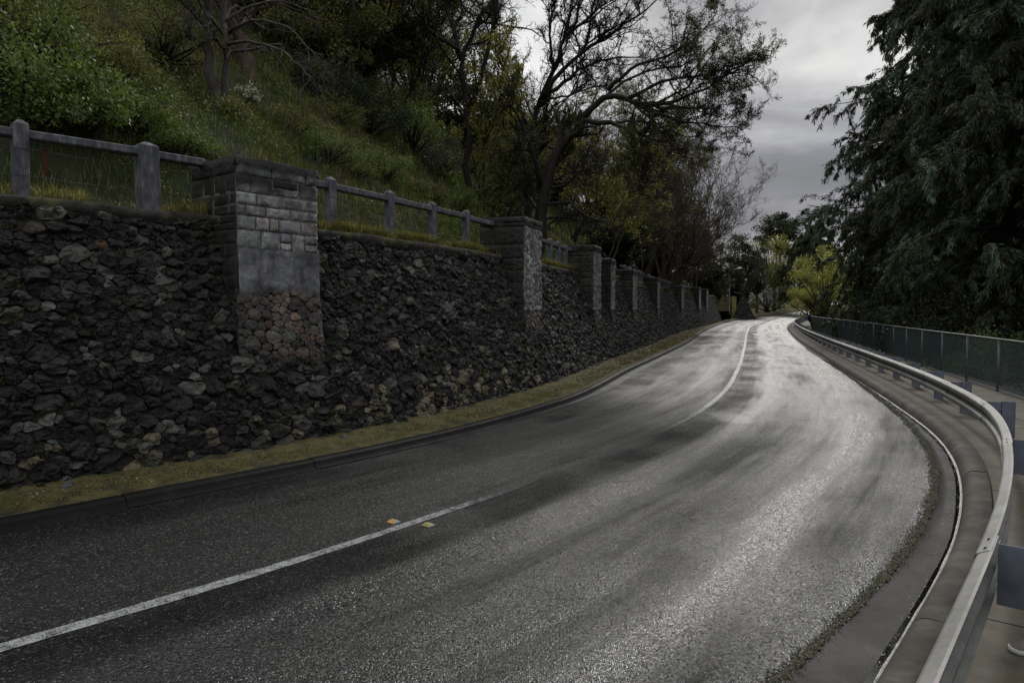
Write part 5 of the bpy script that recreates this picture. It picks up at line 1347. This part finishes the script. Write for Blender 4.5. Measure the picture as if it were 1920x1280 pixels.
# ---- far trees at the bend
def crown_tree(name, px, Y_, zc, rad, lab, pal, n, size, seed, zfoot=None, clumps=46, bark='bark_dark', group='trees at the road bend'):
    x = at(px, 500, Y_)[0]; r = np.random.default_rng(seed)
    z0_ = float(terrain(np.array([x]), np.array([Y_]))[0]) if zfoot is None else zfoot
    t = thing(name, (x, Y_, z0_), lab, 'tree', group); rad = np.array(rad, float); ctr = np.array([x, Y_, zc])
    c = nrm(r.normal(size=(clumps, 3)))*r.uniform(.35, 1, (clumps, 1)); c = c*rad + ctr
    foot = np.array([x, Y_, z0_-.3]); fork = np.array([x, Y_, max(z0_+.5, zc-rad[2]*1.05)])
    tq = np.linspace(0, 1, 6)[None, :, None]; f_ = np.broadcast_to(fork, c.shape); mid = f_*.5 + c*.5 + r.normal(size=c.shape)*rad*.12
    m_ = MB(); m_.tubes(np.stack([foot, foot*.5+fork*.5+[.15,0,0], fork])[None], np.array([[.05, .042, .035]])*rad.mean()*1.6, 8)
    PP = f_[:, None]*(1-tq)**2 + 2*mid[:, None]*tq*(1-tq) + c[:, None]*tq**2
    m_.tubes(PP, np.broadcast_to(np.linspace(.03, .006, 6)*rad.mean(), PP.shape[:2]), 4, cap=False); m_.build('trunk', M[bark], t)
    per = n//clumps; cs = rad*r.uniform(.16, .36, (clumps, 1)); qd = nrm(r.normal(size=(clumps, per, 3)))*r.random((clumps, per, 1))**.45
    pt = (c[:, None] + qd*cs[:, None]*np.array([1, 1, .75])).reshape(-1, 3); cl = np.repeat(.7 + .6*r.random(clumps), per)[:, None]
    mb = MB(); leaves(mb, pt, size, leafcols(len(pt), r, pal)*cl, r, .6, (qd + [0, 0, .5]).reshape(-1, 3), 1.0); mb.build('crown', M['leaf'], t)
    return t
crown_tree('gum_tree', 1462, 150, 18.2, (5.9,5,4.6), 'dark round headed gum tree against the clouds at the bend', DRK, 16000, .3, 601)
crown_tree('golden_tree', 1452, 140, 11.8, (5.2,4.4,5.4), 'yellow green tree below the dark gum tree', YEL, 11000, .2, 602)
crown_tree('ridge_tree', 1392, 122, 11.2, (4.4,3.8,4.4), 'dark brown tree at the skyline left of the gum tree', DRK, 9000, .24, 605)
crown_tree('brown_tree', 1420, 130, 8.6, (4.6,4.0,3.8), 'brownish thicket tree under the yellow green tree', OLV, 9000, .2, 606)
crown_tree('yellow_bush_tree', 1548, 74, 4.6, (3.9,3.4,4.3), 'sunlit yellow green tree beside the far end of the mesh fence', [(.30,.29,.07), (.22,.24,.06), (.38,.36,.12)], 21000, .14, 603, .0, 60, group=None)
crown_tree('pale_shrub_tree', 1522, 76, 2.6, (1.6,1.5,2.2), 'pale grey leaved bush at the road edge before the yellow tree', [(.3,.32,.2), (.38,.4,.28), (.18,.2,.1)], 5000, .14, 604, .0, 24, group=None)
crown_tree('dark_laurel', 1640, 66, 3.0, (3.0,3.0,3.4), 'dark leafy tree between the yellow tree and the conifers', DRK+[(.05,.055,.018)], 16000, .11, 607, -.4, 46, group=None)

RIDGE = [
 (600, 27, 2.4, (2.6,2.2,2.4), OLV, 'olive tree closing the gap at the top of the grassy slope'),
 (655, 33, 2.6, (3.0,2.4,2.6), DRK, 'dark tree at the top of the slope behind the olive bush'),
 (440, 26, 3.0, (2.6,2.2,2.6), OLV, 'olive tree at the top edge behind the twin stems'), # px, Y, height of crown centre above ground, radii, palette, label
 (480, 30, 3.6, (3.0,2.6,3.0), DRK, 'round dark tree on the ridge above the white flowered shrub'),
 (590, 36, 4.0, (3.6,3.0,3.4), OLV, 'olive crowned tree on the ridge above the grassy slope'),
 (690, 42, 4.0, (4.0,3.4,3.4), DRK, 'broad dark tree on the ridge above the big dark green bush'),
 (790, 48, 4.0, (4.0,3.4,3.2), OLV, 'olive crowned tree on the ridge left of the tall leafless tree'),
 (880, 44, 2.8, (3.6,3.0,2.6), DRK, 'low dark tree on the ridge behind the forked tree'),
 (960, 58, 3.6, (4.4,3.6,3.2), OLV, 'olive thicket tree seen between the oak and the tall leafless tree'),
 (1040, 64, 3.6, (4.6,3.6,3.6), DRK, 'dark thicket tree seen under the long limbs of the oak'),
 (1110, 72, 3.8, (5.0,4.0,4.0), OLV, 'olive thicket tree behind the yellow leaved tree'),
 (1180, 82, 4.6, (5.6,4.4,4.6), DRK, 'dark thicket tree behind the walker'),
 (1250, 92, 4.8, (5.6,4.4,5.0), [(.05,.042,.026), (.035,.032,.02), (.06,.052,.03)], 'brown thicket tree behind the large bare tree'),
 (1310, 104, 4.6, (5.0,4.4,5.0), [(.045,.04,.024), (.03,.03,.017), (.055,.048,.03)], 'brown thicket tree behind the last pillars'),
 (1360, 116, 4.4, (5.0,4.4,4.6), DRK, 'dark thicket tree behind the street lamp'),
 (1150, 50, 2.2, (2.6,2.2,2.2), DRK, 'low dark thicket at the slope foot right of the oak'),
 (1225, 66, 2.0, (2.8,2.4,2.2), DRK, 'low dark thicket around the feet of the large bare tree')]
for i, (px, Y_, dz, rad, pal, lab) in enumerate(RIDGE):
    hp_ = hill_point(px, Y_)
    crown_tree('ridge_tree', px, Y_, hp_[2] + dz, rad, lab, pal, 14000, .0032*Y_ + .03, 800+i, clumps=50, group='trees along the ridge')
# ---- conifers on the right
def conifer(base, H, R, lab, seed, nb=120, nk=13, ns=9, zlow=1.0, spray=.24, dead=14, shape=1.0, name='conifer', pal=CON, tip=(.10,.145,.105), tipp=.16, low=.82, fine=8):
    r = np.random.default_rng(seed); t = thing(name, base, lab, 'conifer', 'tall dark conifers beyond the mesh fence'); base = np.asarray(base, float)
    zs = np.linspace(0, H, 12); P = base + np.stack([.15*np.sin(zs*.3+seed), .15*np.cos(zs*.27), zs], 1); P[0, 2] -= .5
    m_ = MB(); m_.tubes(P[None], (.022*H*(1-zs/H*.93)*.9)[None], 10); m_.build('trunk', M['bark_brown'], t)
    u = (np.arange(nb)+.5)/nb; z = zlow + (H*.985-zlow)*u**1.0 + r.normal(size=nb)*.25; az = np.arange(nb)*2.39996 + r.normal(size=nb)*.3
    ln = R*np.clip(1-((z-zlow)/(H-zlow)), 0.02, 1)**(.72*shape)*r.uniform(.74, 1.06, nb)*np.interp((z-zlow)/(H-zlow), [0, .12, .24, 1], [low, low*.6+.4, 1, 1])
    D = np.stack([np.cos(az), np.sin(az), r.uniform(-.05, .35, nb)], 1); B0 = base + np.stack([z*0, z*0, z], 1)
    PP, RR = shoots(B0, D, ln, .009*ln + .012, r, 8, .22, -.34, .2)
    m_ = MB(); m_.tubes(PP, RR, 5, cap=False)
    p, d, L, R2 = offspring(PP, RR, r, nk, .10, 1.0, (.85, .28), .34, .5, .5, flat=.6, fall=.35)
    L = np.clip(L, .35, 2.6); P2, Rr2 = shoots(p, d, L, np.maximum(R2*.6, .008), r, 5, .3, -.75, .4)
    m_.tubes(P2, Rr2, 3, cap=False); m_.build('branches', M['bark_dark'], t)
    # feathery sprays along every branchlet and at the branch tips
    n, m, _ = P2.shape; k = r.uniform(.05, 1, (n, ns))*(m-1); i = np.minimum(k.astype(int), m-2); f = (k-i)[..., None]; I = np.arange(n)[:, None]
    c = P2[I, i]*(1-f) + P2[I, i+1]*f; T = nrm(P2[I, i+1]-P2[I, i])
    c = c.reshape(-1, 3); T = T.reshape(-1, 3); N_ = len(c)
    bright = np.repeat(.75 + .5*r.random(n), ns)[:, None]; tipc = np.repeat(r.random(n) < tipp, ns)
    mb = MB()
    for j in range(fine):
        ax = nrm(T*.9 + r.normal(size=(N_, 3))*.38 + np.array([0, 0, -.42])); s = spray*r.uniform(.6, 1.6, N_)
        col = leafcols(N_, r, pal)*bright; col[tipc] = np.array(tip)*(.6 + .8*r.random((tipc.sum(), 1)))
        v = perp(ax, r)*(s*.085)[:, None]; o = c + r.normal(size=(N_, 3))*.06; e = o + ax*s[:, None]; mid = o + ax*(s*.45)[:, None]
        V = np.stack([o, mid + v, e, mid - v], 1); mb.add(V.reshape(-1, 3), [np.arange(N_*4).reshape(-1, 4)], np.repeat(col, 4, 0))
    mb.build('needles', M['needle'], t)
    if dead:
        q_ = r.choice(nb, dead)
        for k_ in q_:
            p, d, L, R2 = offspring(PP[k_:k_+1], RR[k_:k_+1]*.5, r, 1, .4, .9, (.9, .3), .5, .5)
            a, bR = shoots(p, d, np.clip(L, .9, 2.3), np.full(1, .016), r, 7, .45, -.2, .4); m_ = MB(); m_.tubes(a, bR, 4, cap=False)
            p, d, L, R2 = offspring(a, bR, r, 3, .2, .95, (.7, .3), .5, .6); a, bR = shoots(p, d, L, R2, r, 5, .4, -.1, .5); m_.tubes(a, bR, 3, cap=False)
            m_.build('dead_branch', M['bark_pale'], t)
    return t
X = lambda px, Y_: at(px, 500, Y_)[0]
conifer((X(1810, 40), 40, -.5), 34, 11.3, 'broad dark conifer standing left, its tiers of drooping sprays cut out against the sky', 701, 360, 21, 11, 1.0, .25, 12, shape=1.0, low=.66, fine=11)
conifer((X(1945, 29), 29, -.6), 30, 7.8, 'nearest conifer at the right edge with blue green drooping sprays', 702, 320, 21, 11, .8, .21, 18, tip=(.13,.18,.125), tipp=.2, fine=12)
conifer((X(1700, 56), 56, -.4), 17, 6.2, 'lower dark conifer behind the yellow tree', 703, 180, 16, 10, .8, .28, 0, low=.6, fine=10)
conifer((X(1990, 44), 44, -.8), 33, 9.0, 'conifer at the back right, filling the top right corner', 704, 220, 16, 10, 1.0, .32, 6)
conifer((X(1528, 128), 128, 1.5), 16, 8.5, 'flat tiered far conifer at the bend under the clouds', 705, 60, 14, 10, 4.0, .6, 0, .6, pal=DRK+[(.035,.04,.012)], tip=(.07,.075,.02), tipp=.2)
for i, (px, Y_, rad, lab) in enumerate([
   (1880, 21.5, (2.0,1.6,1.5), 'leafy green shrub pressing against the mesh fence at the right edge'),
   (1800, 28, (2.6,2.2,2.4), 'dark shrub in the shade behind the mesh fence posts'),
   (1720, 34, (2.8,2.4,2.8), 'dark shrub below the broad conifer'),
   (1660, 44, (3.0,2.6,3.0), 'dark shrub behind the far half of the mesh fence'),
   (1600, 56, (2.6,2.4,2.6), 'dark shrub right of the yellow tree'),
   (1925, 27, (2.6,2.4,2.8), 'dark shrub in deep shade at the right edge behind the fence'),
   (1850, 36, (3.2,2.6,3.6), 'tall dark shrub filling the gap under the two conifers'),
   (1760, 46, (3.4,3.0,4.0), 'tall dark shrub far back between the conifers')]):
    b = np.array([X(px, Y_), Y_, -.35])
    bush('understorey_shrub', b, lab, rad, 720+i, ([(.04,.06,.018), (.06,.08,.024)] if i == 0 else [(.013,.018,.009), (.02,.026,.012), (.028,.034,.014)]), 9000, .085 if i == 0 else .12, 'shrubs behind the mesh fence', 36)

# ---- grass on the hillside and along the wall top
def blades(mb, p, h, w, lean, cols, r):
    n = len(p); a = r.uniform(0, 2*PI, n); u = np.stack([np.cos(a), np.sin(a), a*0], 1); s = np.stack([-u[:, 1], u[:, 0], u[:, 2]], 1)
    lx_ = (u*lean[:, None]*h[:, None]); up_ = np.stack([0*h, 0*h, h], 1)
    p1 = p + up_*.55 + lx_*.25; p2 = p + up_*(1-.45*lean[:, None]) + lx_*.95
    V = np.stack([p - s*w[:, None], p + s*w[:, None], p1 + s*w[:, None]*.8, p1 - s*w[:, None]*.8, p2], 1)
    q = np.arange(n)*5
    mb.add(V.reshape(-1, 3), [np.stack([q, q+1, q+2, q+3], 1), np.stack([q+3, q+2, q+4], 1)], np.repeat(cols, 5, 0))
def scatter(n, s0, s1, o0, o1, r, power=1.0):
    S = s0 + (s1-s0)*r.random(n)**power; o = o0 + (o1-o0)*r.random(n)
    k = sstep(2.5, 12, o); x, y, tx, ty = wall_frame(S)
    px = x + (-ty*(1-k) + n0[0]*k)*o; py = y + (tx*(1-k) + n0[1]*k)*o
    # only what the picture, or a step to its side, could show
    ok = (py > 2) & (np.abs(px/np.maximum(py, .1)) < 1.2)
    return px[ok], py[ok], o[ok]
r = np.random.default_rng(91); mb = MB()
px, py, o = scatter(420000, -2, 62, 1.35, 21, r, 1.5); z = terrain(px, py); n = len(px); P = np.stack([px, py, z-.03], 1)
cl = fbm(P*1.1, 3); cl2 = fbm(P*.33 + 5, 3); ok = r.random(n) < .35 + 1.1*(cl > .46); P, cl, cl2, o = P[ok], cl[ok], cl2[ok], o[ok]; n = len(P)
dist = P[:, 1]; h = (.16 + .34*r.random(n)**1.6)*(.6 + .8*cl2)*np.interp(o, [1.3, 2.2, 3.2], [.4, .5, 1]); w = .0045*np.clip(dist/9, 1, 4)*(.7 + .6*r.random(n))
col = leafcols(n, r, [(.08,.118,.03), (.10,.135,.037), (.07,.088,.027), (.165,.148,.068)], [.36,.28,.24,.12])
dry = (fbm(P*.8 + 11, 3) > .56) | (cl2 < .40); col[dry] = leafcols(dry.sum(), r, [(.21,.175,.09), (.14,.118,.064), (.11,.115,.044)])
lush = (P[:, 0] > -2.5) & (P[:, 0] < 4) & (cl2 > .47); col[lush] *= np.array([1.0, 1.3, .9])
blades(mb, P, h, w, .3 + .7*r.random(n), col, r)
# dry tufts hanging over the coping
S = r.uniform(-2, 60, 95000); oo = 1.15 + np.abs(r.normal(size=len(S)))*.28; tuft = fbm(np.stack([S*1.3, oo*2, S*0], 1), 3); keep_ = tuft > .47; S, oo = S[keep_], oo[keep_]
P = wp(S, oo, 3.39 + .01*oo); n = len(P); h = (.10 + .26*r.random(n)**1.5); w = .0045*np.clip(P[:, 1]/9, 1, 3)
blades(mb, P, h, w, .4 + .9*r.random(n), leafcols(n, r, [(.30,.26,.09), (.22,.20,.06), (.36,.31,.14), (.14,.15,.04)]), r)
kind(mb.build('grass', M['grass'], smooth=False), 'stuff')
# far grass of the slope and bank
r = np.random.default_rng(92); mb = MB()
px, py, o = scatter(90000, 55, 140, 1.0, 12, r); z = terrain(px, py); n = len(px); P = np.stack([px, py, z-.03], 1)
blades(mb, P, .25 + .35*r.random(n), .02 + .02*r.random(n), .3 + .6*r.random(n), leafcols(n, r, [(.05,.08,.018), (.035,.05,.015), (.08,.08,.03)]), r)
kind(mb.build('grass', M['grass'], smooth=False), 'stuff')
# ground cover: small leaves of creeping plants over the slope
r = np.random.default_rng(93); mb = MB()
px, py, o = scatter(190000, 0, 40, 2.2, 15, r, 1.3); z = terrain(px, py); P = np.stack([px, py, z], 1); c = fbm(P*.7 + 21, 3); ok = c > .5; P = P[ok]; c = c[ok]; n = len(P)
P[:, 2] += r.random(n)*.9*(c-.46)*2.2
leaves(mb, P, .05*np.clip(P[:, 1]/12, 1, 2.5), leafcols(n, r, GRN + OLV), r, .6, np.broadcast_to(np.array([-.3, -.5, .8]), P.shape), 1.2)
kind(mb.build('undergrowth', M['leaf'], smooth=False), 'stuff')
# dark undergrowth below the conifers
r = np.random.default_rng(94); mb = MB(); n = 60000
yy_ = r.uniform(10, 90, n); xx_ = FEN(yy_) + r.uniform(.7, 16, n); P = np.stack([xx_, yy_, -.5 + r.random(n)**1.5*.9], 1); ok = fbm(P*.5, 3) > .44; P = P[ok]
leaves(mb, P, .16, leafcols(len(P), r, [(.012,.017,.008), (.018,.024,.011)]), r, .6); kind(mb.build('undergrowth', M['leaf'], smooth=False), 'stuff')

# ---- small things on the ground: verge litter, gutter petals, red stub
r = np.random.default_rng(95); mb = MB(); n = 7500
yy_ = 6 + 60*r.random(n)**1.6; f = r.random(n); A_ = np.stack([LK(yy_), yy_], 1); B_ = np.stack([WALL(yy_), yy_], 1); xy = A_*(1-f)[:, None] + B_*f[:, None]
far_ = np.clip(yy_/14, .8, 2.2)
P = np.concatenate([xy + [-.25, 0], (.165 + .02*r.random(n))[:, None]], 1); ok = fbm(P*.7, 2) > .45; P = P[ok]; fz_ = far_[ok]
leaves(mb, P, .04*fz_, leafcols(len(P), r, [(.10,.055,.025), (.16,.11,.06), (.06,.04,.02), (.3,.27,.2)], [.35,.3,.25,.1]), r, .5, np.broadcast_to(np.array([1., .3, .1]), P.shape), .9)
kind(mb.build('leaf_litter', M['litter'], smooth=False), 'stuff')
r = np.random.default_rng(96); mb = MB(); n = 900
yy_ = 3 + 32*r.random(n)**1.5; xx_ = RK(yy_) - .02 - np.abs(r.normal(size=n))*.07; P = np.stack([xx_, yy_, np.full(n, .0)], 1)
leaves(mb, P, .013*np.clip(yy_/6, 1, 3), leafcols(n, r, [(.4,.4,.38), (.25,.22,.18), (.15,.06,.03)], [.6,.32,.08]), r, .7, np.broadcast_to(np.array([1., .5, .05]), P.shape), .5)
kind(mb.build('petals', M['litter'], smooth=False), 'stuff')
rb_ = ground_hit(86, 345, 7.5)
st_ = thing('marker_stub', rb_, 'short rusty red steel stub in the grass behind the thin fence post', 'marker post')
c_ = np.array(rb_); mb = MB().box(c_ + up(.2), np.array([.03,0,0]), np.array([0,.006,0]), up(.2), .001).box(c_ + up(.2) + np.array([-.027,.03,0]), np.array([.004,0,0]), np.array([0,.025,0]), up(.2), .001)
mb.build('stake', M['red_steel'], st_, smooth=False)
mb = MB().box(c_ + up(.412), np.array([.036,0,0]), np.array([0,.036,0]), up(.012), .003); mb.build('cap', M['red_steel'], st_, smooth=False)

# loose chippings along the broken asphalt edge
r = np.random.default_rng(97); n = 3600
yy_ = 3 + 24*r.random(n)**1.7; xx_ = RG(yy_) + r.normal(size=n)*.035 - .02; s_ = (.003 + .007*r.random(n)**2)*np.clip(yy_/7, 1, 2)
c_ = np.stack([xx_, yy_, .006 + s_*.5], 1)
O_ = np.array([[1,0,0],[-1,0,0],[0,1,0],[0,-1,0],[0,0,.8],[0,0,-.8]], float); V = c_[:, None] + O_[None]*(s_[:, None, None]*(.6+.8*r.random((n, 6, 1))))
F = np.array([[0,2,4],[2,1,4],[1,3,4],[3,0,4],[2,0,5],[1,2,5],[3,1,5],[0,3,5]]); F = (F[None] + (np.arange(n)*6)[:, None, None]).reshape(-1, 3)
mb = MB().add(V.reshape(-1, 3), [F], np.repeat(leafcols(n, r, [(.03,.03,.03), (.07,.068,.064), (.15,.145,.135), (.06,.055,.025)], [.4,.3,.15,.15]), 6, 0))
kind(mb.build('gravel', M['litter'], smooth=False), 'stuff')

# short moss and weeds on the verge
r = np.random.default_rng(98); n = 60000; mb = MB()
yy_ = 5 + 36*r.random(n)**1.8; f = r.random(n); A_ = np.stack([LK(yy_), yy_], 1); B_ = np.stack([WALL(yy_), yy_], 1); d_ = B_-A_; l_ = np.linalg.norm(d_, axis=1, keepdims=True)
xy = A_ + d_/l_*(.27 + f[:, None]*(l_-.22)); P = np.concatenate([xy, np.full((n, 1), .14)], 1)
c = fbm(P*2.2 + 3, 4); ok = c > .47; P = P[ok]; n = len(P); far_ = np.clip(P[:, 1]/9, .8, 2.5)
P[:, 2] += .02*r.random(n)
blades(mb, P, (.012 + .035*r.random(n)**2)*(1 + 2.2*(r.random(n) < .03)), .003*far_, .3 + .8*r.random(n), leafcols(n, r, [(.14,.13,.035), (.10,.115,.03), (.16,.14,.06), (.06,.075,.02)]), r)
kind(mb.build('grass', M['grass'], smooth=False), 'stuff')
# fallen stones at the foot of the wall
r = np.random.default_rng(99)
for k in range(26):
    S_ = r.uniform(4, 26); p = wp(np.array(S_), -r.uniform(.02, .22), .15); s_ = r.uniform(.03, .075)
    g = np.linspace(0, PI, 6); h_ = np.linspace(0, 2*PI, 9); V = np.stack([np.outer(np.sin(g), np.cos(h_)), np.outer(np.sin(g), np.sin(h_)), np.outer(np.cos(g), np.ones(9))], -1)
    V = V*s_*r.uniform(.6, 1.2, 3) * (1 + .5*(fbm(V.reshape(-1, 3)*1.7 + k*9, 2).reshape(6, 9, 1)-.5)); o = MB().grid(V + p, np.broadcast_to(np.array(BASALT[r.integers(1, 5)])*1.2, (54, 3))).build('fallen_stone', M['wall_stone'], smooth=False)
    tag(o, 'small stone fallen on the mossy verge at the foot of the wall', 'stone', 'stones fallen at the wall foot')

# moss and grit tufts along the joint of asphalt and gutter
r = np.random.default_rng(101); n = 42000; mb = MB()
yy_ = 2.5 + 26*r.random(n)**1.8; c = fbm(np.stack([yy_*1.6, yy_*0, yy_*0], 1), 4)
xx_ = RG(yy_) + r.normal(size=n)*.055*(.4 + 1.6*np.clip(c-.3, 0, 1)) ; P = np.stack([xx_, yy_, np.full(n, .003)], 1); ok = (r.random(n) < .25 + 1.6*(c-.35)) ; P = P[ok]; n = len(P)
blades(mb, P, .006 + .016*r.random(n)**2, .0035*np.clip(P[:, 1]/6, .8, 2), .5 + .9*r.random(n), leafcols(n, r, [(.05,.05,.02), (.09,.085,.035), (.03,.027,.018), (.13,.12,.075)]), r)
kind(mb.build('moss', M['grass'], smooth=False), 'stuff')

r = np.random.default_rng(102); n = 9000; mb = MB()
S_ = r.uniform(3, 34, n); ok = fbm(np.stack([S_*.9, S_*0, S_*0], 1), 3) > .5; S_ = S_[ok]; n = len(S_); P = wp(S_, -.02 - .12*r.random(n)**2, .14)
blades(mb, P, .03 + .10*r.random(n)**2, .003*np.clip(P[:, 1]/9, 1, 2.5), .4 + .8*r.random(n), leafcols(n, r, [(.12,.13,.035), (.08,.10,.028), (.17,.15,.07)]), r)
kind(mb.build('grass', M['grass'], smooth=False), 'stuff')

r = np.random.default_rng(103); mb = MB(); nt_ = 420
a_ = r.uniform(1, 34, nt_); b_ = H_SL*(1-.9*r.random(nt_)**1.6); k_ = r.integers(5, 22, nt_); A_ = np.repeat(a_, k_); B_ = np.repeat(b_, k_); n = len(A_)
P = wall_space(A_ + r.normal(size=n)*.035, np.clip(B_ + r.normal(size=n)*.02, 0, H_SL), np.full(n, .035))
blades(mb, P, .025 + .07*r.random(n)**2, .004*np.clip(P[:, 1]/9, 1, 2.5), .5 + 1.0*r.random(n), leafcols(n, r, [(.07,.085,.022), (.10,.10,.03), (.05,.06,.02)]), r)
kind(mb.build('weeds', M['grass'], smooth=False), 'stuff')
